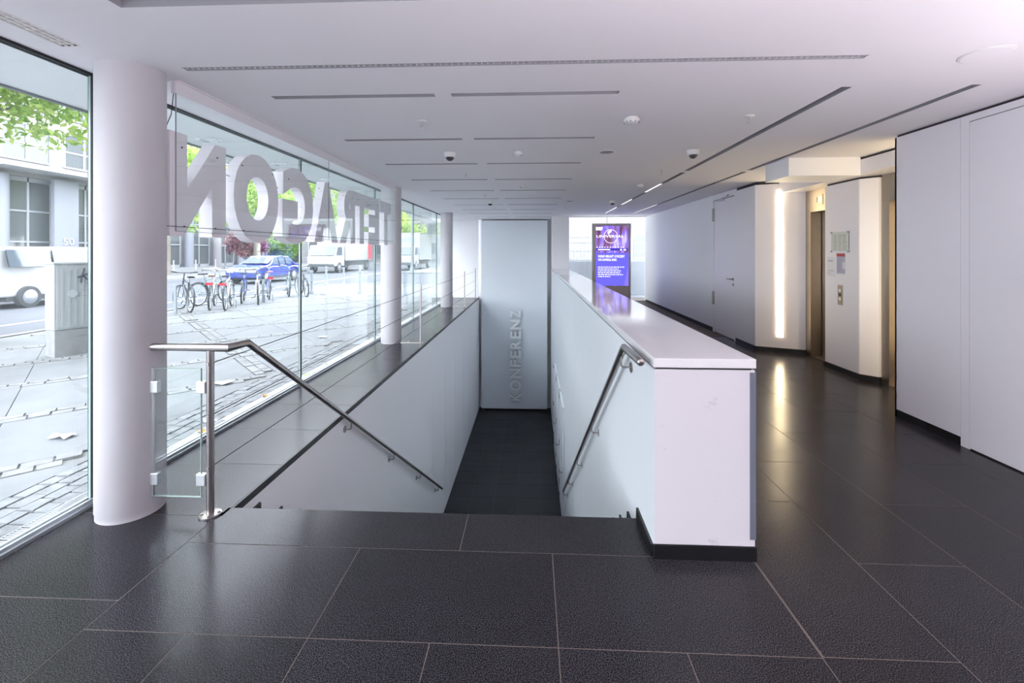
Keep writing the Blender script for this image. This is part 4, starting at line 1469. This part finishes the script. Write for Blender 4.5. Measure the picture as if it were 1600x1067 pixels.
def bike_meshes():
    tr = MB(); n = 28
    tr.tube([(.325 * math.cos(a), 0, .325 * math.sin(a)) for a in [2 * PI * k / n for k in range(n)]], .024, 8, closed=True)
    _bm['tyre'] = tr.mesh('tyre', M['rubber'], smooth=True)
    r = MB()
    r.tube([(.302 * math.cos(a), 0, .302 * math.sin(a)) for a in [2 * PI * k / n for k in range(n)]], .011, 6, closed=True)
    r.lathe([(.022, -.045), (.022, .045)], (0, 0, 0), 10, 'y')
    _bm['rim'] = r.mesh('rim', M['rim'], smooth=True)
    s = MB()
    for k in range(18):
        a = 2 * PI * k / 18
        b = a + (.35 if k % 2 else -.35)
        s.bar((.02 * math.cos(b), .03 * (1 if k % 2 else -1), .02 * math.sin(b)), (.30 * math.cos(a), 0, .30 * math.sin(a)), .0035)
    _bm['spokes'] = s.mesh('spokes', M['rim'])


bike_meshes()


def bicycle(lab, rear, front, frame, saddle='saddle', bar='flat', lean=0.0, steer=0.0, guards=False, carrier=False, light=False, fcol=None):
    rx_, ry_ = rear
    ang = math.atan2(front[1] - ry_, front[0] - rx_)
    t = thing('bicycle', lab, 'bicycle', (rx_, ry_, 0), 'bicycles parked at the kerb')
    t.rotation_euler = (lean, 0, ang)
    ORI[t.name] = (0, 0, 0)
    fm = M[frame]
    Rr, Fr = Vector((0, 0, .34)), Vector((1.06, 0, .34))
    BB, ST, HT, HB = Vector((.43, 0, .29)), Vector((.27, 0, .79)), Vector((.84, 0, .86)), Vector((.885, 0, .70))
    f = MB()
    for a, b, r in ((BB, ST, .017), (ST + (BB - ST) * .1, HT + (HB - HT) * .2, .017), (BB, HB, .02), (HT, HB, .022)): f.tube([a, b], r, 8)
    for s in (-1, 1):
        f.tube([Rr + Vector((0, .06 * s, 0)), BB + Vector((0, .03 * s, 0))], .010, 6); f.tube([Rr + Vector((0, .06 * s, 0)), ST + Vector((0, .02 * s, -.06))], .009, 6)
    part(f, 'frame', fm, t, True)
    k = MB()
    for s in (-1, 1): k.tube([HB + Vector((.01, .05 * s, -.03)), Fr + Vector((-.03, .055 * s, .15)), Fr + Vector((0, .055 * s, 0))], .012, 6)
    k.tube([HB + Vector((.01, -.05, -.03)), HB + Vector((.01, .05, -.03))], .014, 6)
    part(k, 'fork', M[fcol] if fcol else fm, t, True)
    for c in (Rr, Fr):
        wv = part(_bm['tyre'], 'wheel', None, t); wv.location = c
        if c is Fr: wv.rotation_euler = (0, 0, steer)
        part(_bm['rim'], 'rim', None, wv); part(_bm['spokes'], 'spokes', None, wv)
    h = MB()
    top = Vector((.815, 0, 1.0))
    h.tube([HT, top], .014, 8)
    sp_ = Vector((.87, 0, 1.02)); h.tube([top, sp_], .013, 6)
    if bar == 'flat': h.tube([sp_ + Vector((-.06, -.31, .02)), sp_ + Vector((0, -.12, 0)), sp_ + Vector((0, .12, 0)), sp_ + Vector((-.06, .31, .02))], .012, 8)
    else: h.tube([sp_ + Vector((-.26, -.29, .03)), sp_ + Vector((-.10, -.29, .07)), sp_ + Vector((0, -.12, .06)), sp_, sp_ + Vector((0, .12, .06)), sp_ + Vector((-.10, .29, .07)), sp_ + Vector((-.26, .29, .03))], .012, 8)
    hb = part(h, 'handlebar', M['fblack'] if bar == 'flat' else M['rim'], t, True)
    g = MB()
    for s in (-1, 1):
        e = sp_ + (Vector((-.06, .31 * s, .02)) if bar == 'flat' else Vector((-.26, .29 * s, .03)))
        i_ = sp_ + (Vector((-.04, .2 * s, .013)) if bar == 'flat' else Vector((-.13, .29 * s, .065)))
        g.tube([e, i_], .018, 8)
        g.bar(i_, i_ + Vector((.06, -.03 * s, -.03)), .012)
    part(g, 'grips', M['rubber'], hb, True)
    q = MB(); q.tube([ST, Vector((.235, 0, .90))], .012, 8)
    part(q, 'seat_post', M['rim'], t, True)
    sd_ = MB(); c = Vector((.23, 0, .92))
    sd_.prism([(c.x - .14, -.075), (c.x - .08, -.085), (c.x + .02, -.035), (c.x + .14, -.018), (c.x + .15, 0), (c.x + .14, .018), (c.x + .02, .035), (c.x - .08, .085), (c.x - .14, .075)], .90, .945)
    part(sd_, 'saddle', M[saddle], t, bevel=.012)
    c_ = MB(); c_.lathe([(.085, -.006), (.085, .006)], (BB.x, -.05, BB.z), 20, 'y')
    for s in (-1, 1):
        e = BB + Vector((.12 * s, .09 * s, -.11 * s)); c_.bar(BB + Vector((0, .07 * s, 0)), e, .018)
        c_.box(e.x - .045, e.x + .045, e.y + (.01 if s > 0 else -.1), e.y + (.1 if s > 0 else -.01), e.z - .01, e.z + .01)
    part(c_, 'crankset', M['fblack'], t)
    ch = MB(); ch.bar(BB + Vector((0, -.05, .08)), Rr + Vector((0, -.05, .03)), .008); ch.bar(BB + Vector((0, -.05, -.08)), Rr + Vector((0, -.05, -.03)), .008)
    part(ch, 'chain', M['fblack'], t)
    if guards:
        for c, a0, a1 in ((Rr, .1, 2.9), (Fr, .35, 2.7)):
            mg = MB(); pts = [c + Vector((.37 * math.cos(a0 + (a1 - a0) * i / 10), 0, .37 * math.sin(a0 + (a1 - a0) * i / 10))) for i in range(11)]
            for a, b in zip(pts, pts[1:]): mg.bar(a, b, .05, .004)
            part(mg, 'mudguard', M['fblack'], t)
    if carrier:
        r = MB()
        for s in (-1, 0, 1): r.bar((-.28, .06 * s, .74), (.2, .06 * s, .74), .01)
        for s in (-1, 1): r.bar((-.2, .06 * s, .74), (0, .07 * s, .35), .008)
        r.bar((-.28, -.06, .74), (-.28, .06, .74), .01)
        part(r, 'luggage_rack', M['fblack'], t)
    if light: part(MB().box(-.33, -.29, -.085, .085, .70, .76), 'rear_reflector', M['reflector'], t, label='red rear reflector')
    return t


bicycle('black mountain bike leaning on the leftmost stand, its bar beside the near column', (-8.98, 11.55), (-9.80, 12.22), 'fblack', lean=.06, steer=.3)
bicycle('dark touring bike standing side on behind the two with red reflectors', (-9.88, 13.05), (-9.76, 14.10), 'fteal', bar='swept', guards=True, lean=-.05)
bicycle('silver city bike with brown saddle and red rear reflector', (-8.85, 12.1), (-9.37, 13.02), 'fsilver', 'saddlebr', 'swept', carrier=True, light=True, lean=.04)
bicycle('slim city bike with black saddle and red reflector, right of the brown saddle', (-8.33, 12.0), (-8.80, 12.95), 'fsilver', 'saddle', 'swept', guards=True, carrier=True, light=True, lean=-.03)
bicycle('bright blue bike in the middle of the parked row', (-8.90, 13.55), (-9.42, 14.47), 'fblue', 'saddle', 'flat', lean=.05)
bicycle('white framed sport bike in front of the blue one', (-8.25, 13.35), (-8.80, 14.25), 'fwhite', 'saddle', 'flat', lean=-.04)
bicycle('old bike with tan saddle and orange mudguard stay behind the white one', (-8.75, 14.75), (-9.33, 15.63), 'fblue', 'saddleor', 'swept', guards=True, lean=.04, light=True)
bicycle('grey green city bike leaning on the rightmost stand', (-8.62, 15.75), (-9.17, 16.65), 'fteal', 'saddle', 'swept', lean=.05)
bicycle('dark bike at the right end of the parked row, wheel behind the mullion', (-7.95, 15.7), (-8.62, 16.5), 'fblack', 'saddle', 'swept', lean=-.05, steer=.2)
for i, (x, y) in enumerate(((-9.30, 11.45), (-8.72, 12.55), (-8.55, 14.1), (-8.27, 15.8))):
    t = thing('bike_stand', ['grey steel bicycle stand holding the leftmost bike', 'grey steel bicycle stand among the red reflector bikes', 'grey steel bicycle stand by the white bike', 'grey steel bicycle stand at the right end of the bikes'][i], 'bike stand', (x, y, 0), 'bicycle stands')
    part(MB().bar((x, y, 0), (x, y, .72), .075, .03, up=(0, 1, 0)), 'post', M['bollard'], t)
    part(MB().tube([(x + .05, y, .0), (x + .05, y, .22), (x + .25, y + .1, .22), (x + .25, y + .1, 0)], .012, 8), 'locking_loop', M['bollard'], t, True)

# ---- vehicles
def car(lab, x, y, L, W, Hh, paint, rot=0.0, van=False):
    t = thing('car' if not van else 'van', lab, 'car' if not van else 'van', (x, y, -.10))
    t.rotation_euler = (0, 0, rot)
    ORI[t.name] = (0, 0, 0)
    h = L / 2
    if van: prof = [(-h, .35), (-h, 1.0), (-h + .04, Hh - .08), (-h + .25, Hh), (h - 1.65, Hh), (h - .85, Hh * .62), (h - .1, Hh * .52), (h, .75), (h, .35)]
    else: prof = [(-h, .35), (-h, .75), (-h + .15, Hh * .66), (-h + .75, Hh * .70), (-h + 1.25, Hh * .97), (-h + 1.9, Hh), (h - 2.0, Hh * .98), (h - 1.15, Hh * .68), (h - .25, Hh * .58), (h, .65), (h, .32)]
    b = MB()
    belt = Hh * .66
    n = len(prof)
    for s in (-1, 1):
        for px, pz in prof:
            k = 0.0 if pz < belt else (pz - belt) / max(.01, Hh - belt)
            end = .08 if abs(px) > h - .05 else 0
            b.v.append((px, s * (W / 2 - .16 * k - end), pz))
    b.f.append(tuple(range(n))); b.f.append(tuple(range(2 * n - 1, n - 1, -1)))
    for i in range(n):
        j = (i + 1) % n
        b.f.append((i, j, n + j, n + i))
    part(b, 'body', M[paint], t, bevel=.05)
    gz0, gz1 = belt + .02, Hh - .10
    xs0, xs1 = (-h + .25, h - 1.35) if van else (-h + 1.1, h - 1.35)
    m_ = 3
    for s in (-1, 1):
        for i in range(m_):
            a, c = xs0 + (xs1 - xs0) * i / m_ + .04, xs0 + (xs1 - xs0) * (i + 1) / m_ - .04
            g = MB()
            y0_, y1_ = s * (W / 2 - .01), s * (W / 2 - .125)
            ia = a + (.25 if (i == 0 and not van) else 0); ic = c - (.35 if i == m_ - 1 else 0)
            g.poly([(a, y0_ + s * .012, gz0), (c, y0_ + s * .012, gz0), (ic, y1_ + s * .012, gz1), (ia, y1_ + s * .012, gz1)])
            g.poly([(a, y0_ - s * .02, gz0), (c, y0_ - s * .02, gz0), (ic, y1_ - s * .02, gz1), (ia, y1_ - s * .02, gz1)])
            part(g, 'side_window', M['carglass'], t)
    ws = MB()
    a, bb = (prof[4], prof[5]) if van else (prof[6], prof[7])
    ws.poly([(a[0] + .1, -W / 2 + .22, a[1] - .05), (a[0] + .1, W / 2 - .22, a[1] - .05), (bb[0] + .03, W / 2 - .12, bb[1] + .06), (bb[0] + .03, -W / 2 + .12, bb[1] + .06)])
    part(ws, 'windscreen', M['carglass'], t)
    for px in (-h + .85, h - .9):
        for s in (-1, 1):
            wv = part(MB().lathe([(.24, -.10), (.32, -.09), (.33, 0), (.32, .09), (.24, .10)], (px, s * (W / 2 - .10), .33), 22, 'y'), 'wheel', M['rubber'], t, True)
            part(MB().lathe([(.19, -.115), (.21, -.10), (.21, .10), (.19, .115)], (px, s * (W / 2 - .10), .33), 16, 'y'), 'hub_cap', M['rim'], wv, True)
    for s in (-1, 1):
        part(MB().box(h - .04, h + .015, s * (W / 2 - .35) - .16, s * (W / 2 - .35) + .16, .62, .76), 'headlight', M['headlamp'], t)
        part(MB().box(-h - .015, -h + .04, s * (W / 2 - .3) - .1, s * (W / 2 - .3) + .1, .75, .95), 'tail_light', M['reflector'], t)
    part(MB().box(-h + .3, h - .3, -W / 2 + .1, W / 2 - .1, .22, .36), 'underside', M['truckdark'], t)


car('dark blue car on the street behind the bicycles', -15.0, 25.0, 4.5, 1.78, 1.48, 'carblue', -PI / 2)
car('white van on the street at the left edge behind the utility cabinet', -16.2, 15.0, 5.4, 1.95, 1.85, 'carwhite', PI / 2, True)


def truck(lab, x, y, rot, Lb, W, Hb, red=False, logo=False):
    t = thing('truck', lab, 'truck', (x, y, -.10))
    t.rotation_euler = (0, 0, rot)
    ORI[t.name] = (0, 0, 0)
    part(MB().box(-Lb, 0, -W / 2, W / 2, .95, Hb), 'cargo_box', M['truckbox'], t, bevel=.03)
    e = MB()
    for s in (-1, 1): e.box(-Lb, 0, s * W / 2 - .02, s * W / 2 + .02, .92, 1.0); e.box(-Lb, 0, s * W / 2 - .02, s * W / 2 + .02, Hb - .08, Hb + .01)
    part(e, 'box_edges', M['alu'], t)
    part(MB().prism([(.15, .55), (2.0, .55), (2.05, 1.25), (1.85, 1.35), (1.5, 2.2), (.15, 2.25)], -W / 2 + .05, W / 2 - .05, 'y'), 'cab', M['carwhite'], t, bevel=.05)
    part(MB().prism([(1.90, 1.38), (1.93, 1.40), (1.60, 2.12), (1.56, 2.12)], -W / 2 + .15, W / 2 - .15, 'y'), 'windscreen', M['carglass'], t)
    for s in (-1, 1):
        part(MB().prism([(.6, 1.4), (1.7, 1.4), (1.42, 2.05), (.6, 2.05)], s * (W / 2 - .06), s * (W / 2 - .035), 'y'), 'side_window', M['carglass'], t)
        part(MB().box(2.0, 2.06, s * .75 - .18, s * .75 + .18, .75, .95), 'headlight', M['headlamp'], t)
        for px in (-Lb + 1.0, 1.1):
            wv = part(MB().lathe([(.3, -.13), (.42, -.12), (.43, 0), (.42, .12), (.3, .13)], (px, s * (W / 2 - .16), .44), 22, 'y'), 'wheel', M['rubber'], t, True)
            part(MB().lathe([(.2, -.14), (.25, -.125), (.25, .125), (.2, .14)], (px, s * (W / 2 - .16), .44), 14, 'y'), 'hub_cap', M['rim'], wv, True)
    part(MB().box(-Lb + .1, 1.8, -W / 2 + .25, W / 2 - .25, .5, .93), 'chassis', M['truckdark'], t)
    part(MB().box(2.02, 2.08, -W / 2 + .1, W / 2 - .1, .5, .72), 'bumper', M['truckdark'], t)
    if red:
        part(MB().box(-Lb - .03, -Lb + .9, -W / 2 - .012, W / 2 + .012, 1.0, Hb + .01), 'rear_panel', M['truckred'], t, label='red rear end of the box')
    if logo:
        g = MB()
        for k, s in enumerate((.3, .22, .34, .26, .22, .3)): g.box(-.9 - .42 * k, -.9 - .42 * k + s, -W / 2 - .012, -W / 2, 2.05, 2.45 if k % 2 else 2.35)
        g.box(-3.3, -.6, -W / 2 - .012, -W / 2, 1.35, 1.42)
        for k in range(6): g.box(0, .02, -.85 + .28 * k, -.85 + .28 * k + (.2 if k % 2 else .16), 2.62, 2.95 if k % 3 else 3.02)
        part(g, 'side_lettering', M['truckblue'], t)
    return t


truck('white box truck seen head on down the street beyond the second column', -11.6, 42.0, math.radians(-90), 5.0, 2.2, 3.45, logo=True)
truck('white truck with a red panel on the street behind the last letters', -16.5, 36.8, math.radians(-90), 6.0, 2.3, 2.5, red=True)

# ---- buildings
bd = thing('building', 'pale stone office building with round pillars across the street', 'building', (-36, 40, 0))
part(MB().box(-45, -36.4, -10, 66, 0, 28), 'core', M['facade'], bd)
BY = [8 + 4.2 * k for k in range(14)]
for i, y in enumerate(BY):
    part(MB().lathe([(.42, 0), (.42, 6.9)], (-35.7, y, 0), 20), 'pillar', M['pilaster'] if i % 2 else M['facade'], bd, True)
part(MB().box(-36.4, -35.9, 6, 66, 6.9, 7.9), 'fascia', M['facade'], bd)
for a, b in zip(BY, BY[1:]):
    f = MB()
    f.box(-36.4, -36.2, a + .45, b - .45, 0, .25); f.box(-36.4, -36.2, a + .45, b - .45, 6.6, 6.9)
    for yy in (a + .5, (a + b) / 2, b - .5): f.box(-36.4, -36.2, yy - .07, yy + .07, 0, 6.9)
    for zz in (2.3, 4.5): f.box(-36.4, -36.22, a + .45, b - .45, zz - .06, zz + .06)
    wv = part(f, 'window', M['winframe'], bd)
    part(MB().box(-36.38, -36.3, a + .5, b - .5, .2, 6.8), 'pane', M['winglass'], wv)
    f = MB()
    for z0 in (8.2, 12.0, 15.8):
        f.box(-36.4, -36.25, a + .5, b - .5, z0 - .1, z0); f.box(-36.4, -36.25, a + .5, b - .5, z0 + 2.5, z0 + 2.6)
        for yy in (a + .5, (a + b) / 2, b - .5): f.box(-36.4, -36.25, yy - .06, yy + .06, z0, z0 + 2.6)
        f.box(-36.4, -36.28, a + .5, b - .5, z0 + 1.1, z0 + 1.2)
    wv = part(f, 'upper_window', M['bollardw'], bd)
    g = MB()
    for z0 in (8.2, 12.0, 15.8): g.box(-36.39, -36.33, a + .5, b - .5, z0, z0 + 2.5)
    part(g, 'pane', M['winglass'], wv)
cn = MB(); cn.box(-36.2, -33.6, 27.5, 37.5, 7.2, 7.28)
for k in range(6): cn.bar((-36.2, 27.6 + 1.95 * k, 7.7), (-33.7, 27.6 + 1.95 * k, 7.25), .08)
part(cn, 'entrance_canopy', M['bollardw'], bd)
nb = text_fit('50', lambda u, v, t_: (-35.15 - .02 * t_, 33.4 - .8 * (1 - u), 2.1 + .5 * v), 0.0)
part(MB().box(-35.5, -35.2, 32.0, 33.8, 0, 6.9), 'entrance_pier', M['pilaster'], bd)
part(nb, 'house_number', M['paint'], bd)
b2 = thing('building', 'far pale office block closing the street behind the trees', 'building', (-20, 84, 0))
part(MB().box(-60, 20, 84, 92, 0, 30), 'core', M['facadew'], b2)
for k in range(24):
    for z in (1, 4.6, 8.2):
        w_ = part(MB().box(-58 + 3.2 * k, -56 + 3.2 * k, 83.9, 84, z, z + 2.4), 'window', M['winframe'], b2)
        part(MB().box(-57.9 + 3.2 * k, -56.1 + 3.2 * k, 83.88, 83.9, z + .1, z + 2.3), 'pane', M['winglass'], w_)
b3 = thing('building', 'grey building with a dark doorway beyond the parked truck', 'building', (-30, 66, 0))
part(MB().box(-45, -30, 66.5, 78, 0, 26), 'core', M['facade'], b3)
for k in range(3):
    w_ = part(MB().box(-36 + 2.6 * k, -34.4 + 2.6 * k, 66.35, 66.5, .1, 3.2), 'doorway', M['bollardw'], b3)
    part(MB().box(-35.8 + 2.6 * k, -34.6 + 2.6 * k, 66.3, 66.36, .1, 3.0), 'door_leaf', M['truckdark'], w_)

# ---- trees
def leaves(rx, ry, rz, n, size, seed, m, clump=26):
    rng = np.random.default_rng(seed)
    c = rng.normal(size=(clump, 3)); c /= np.linalg.norm(c, axis=1)[:, None]
    c *= (rng.random(clump) ** .4)[:, None] * np.array([rx, ry, rz]) * .82
    i = rng.integers(0, clump, n)
    d = rng.normal(size=(n, 3)); d /= np.linalg.norm(d, axis=1)[:, None]
    p = c[i] + d * (rng.random(n) ** .5)[:, None] * np.array([rx, ry, rz]) * .36
    a = rng.normal(size=(n, 3)); a /= np.linalg.norm(a, axis=1)[:, None]
    b = np.cross(a, rng.normal(size=(n, 3))); b /= np.linalg.norm(b, axis=1)[:, None]
    s = size * (.6 + .8 * rng.random(n))[:, None]
    k = np.cross(a, b) * s * .15
    V = np.stack([p - a * s, p + b * s * .55 + k, p + a * s, p - b * s * .55 + k], 1).reshape(-1, 3)
    me = bpy.data.meshes.new('leaves')
    F = np.arange(n * 4).reshape(n, 4)
    me.from_pydata(V.tolist(), [], F.tolist())
    me.materials.append(m)
    return me, c


_tree = {}


def tree(lab, x, y, th, rx, rz, kind, size, n, trunk=.16, grp='street trees', base=0.0, lean=(0, 0)):
    t = thing('tree', lab, 'tree', (x, y, base), grp)
    key = (kind, rx, rz, size, n)
    if key not in _tree: _tree[key] = leaves(rx, rx, rz, n, size, len(_tree) + 3, M[kind])
    me, c = _tree[key]
    tk = MB()
    tk.tube([(x, y, base - .05), (x + .02, y, base + .25), (x + .05 + lean[0] * .4, y + .03 + lean[1] * .4, base + th * .5), (x + lean[0], y + .05 + lean[1], base + th)], [trunk * 1.7, trunk * 1.1, trunk, trunk * .7], 10)
    part(tk, 'trunk', M['bark'], t, True)
    br_ = MB()
    top = Vector((x + lean[0], y + .05 + lean[1], base + th * .96))
    cc = Vector((x, y, base + th + rz * .75))
    for k in range(0, len(c), 2):
        e = cc + Vector(c[k])
        mid = (top + e) / 2 + Vector((0, 0, .2 * rz * .3))
        br_.tube([top, mid, e], [trunk * .38, trunk * .2, trunk * .07], 5)
    part(br_, 'branches', M['bark'], t, True)
    o = part(me, 'foliage', None, t, kind='stuff')
    o.location = (0, 0, th + rz * .75)
    return t


tree('street tree at the left edge, its leaves hanging over the pavement', -9.4, 7.05, 3.6, 3.3, 2.3, 'leaf', .07, 24000, .17, lean=(-.55, -.5))
tree('leafy tree across the street seen past the letter N', -25, 30, 3.6, 4.2, 3.4, 'leaf', .20, 5000, .2)
tree('leafy tree across the street seen through the letter O', -25, 40, 3.6, 4.2, 3.4, 'leaf', .20, 5000, .2)
tree('broad green tree across the street seen through the letter G', -23.5, 49.5, 3.2, 4.4, 3.8, 'leaf', .22, 5000, .22)
tree('broad green tree down the street behind the letters A and R', -23, 62, 3.2, 4.8, 4.0, 'leaf', .24, 5000, .22)
tree('tall green tree far down the street left of the box truck', -22.5, 75, 3.2, 5.5, 4.6, 'leaf', .26, 5000, .22)
tree('tall green tree behind the box truck', -6.2, 47.5, 3.2, 4.6, 3.8, 'leaf', .22, 5000, .22)
tree('tall green tree right of the box truck behind the far panes', 0.8, 57.5, 3.2, 4.8, 4.0, 'leaf', .24, 5000, .22)
tree('small purple leaved tree across the street above the blue car', -31, 48.5, 1.2, 2.4, 1.9, 'leafp', .16, 3000, .10)
tree('low deep green bush tree across the street left of the tall mullion', -31.5, 56.5, .9, 2.3, 1.8, 'leaf2', .15, 3000, .09)
pole = thing('lamp_post', 'grey street lamp post beside the head on truck', 'lamp post', (-9.4, 35.2, 0))
part(MB().tube([(-9.4, 35.2, 0), (-9.4, 35.2, 2.2), (-9.4, 35.2, 6.5)], [.11, .10, .08], 12), 'mast', M['bollard'], pole, True)
part(MB().lathe([(.18, 0), (.17, .3), (.11, .5)], (-9.4, 35.2, 0), 14), 'foot', M['bollard'], pole, True)
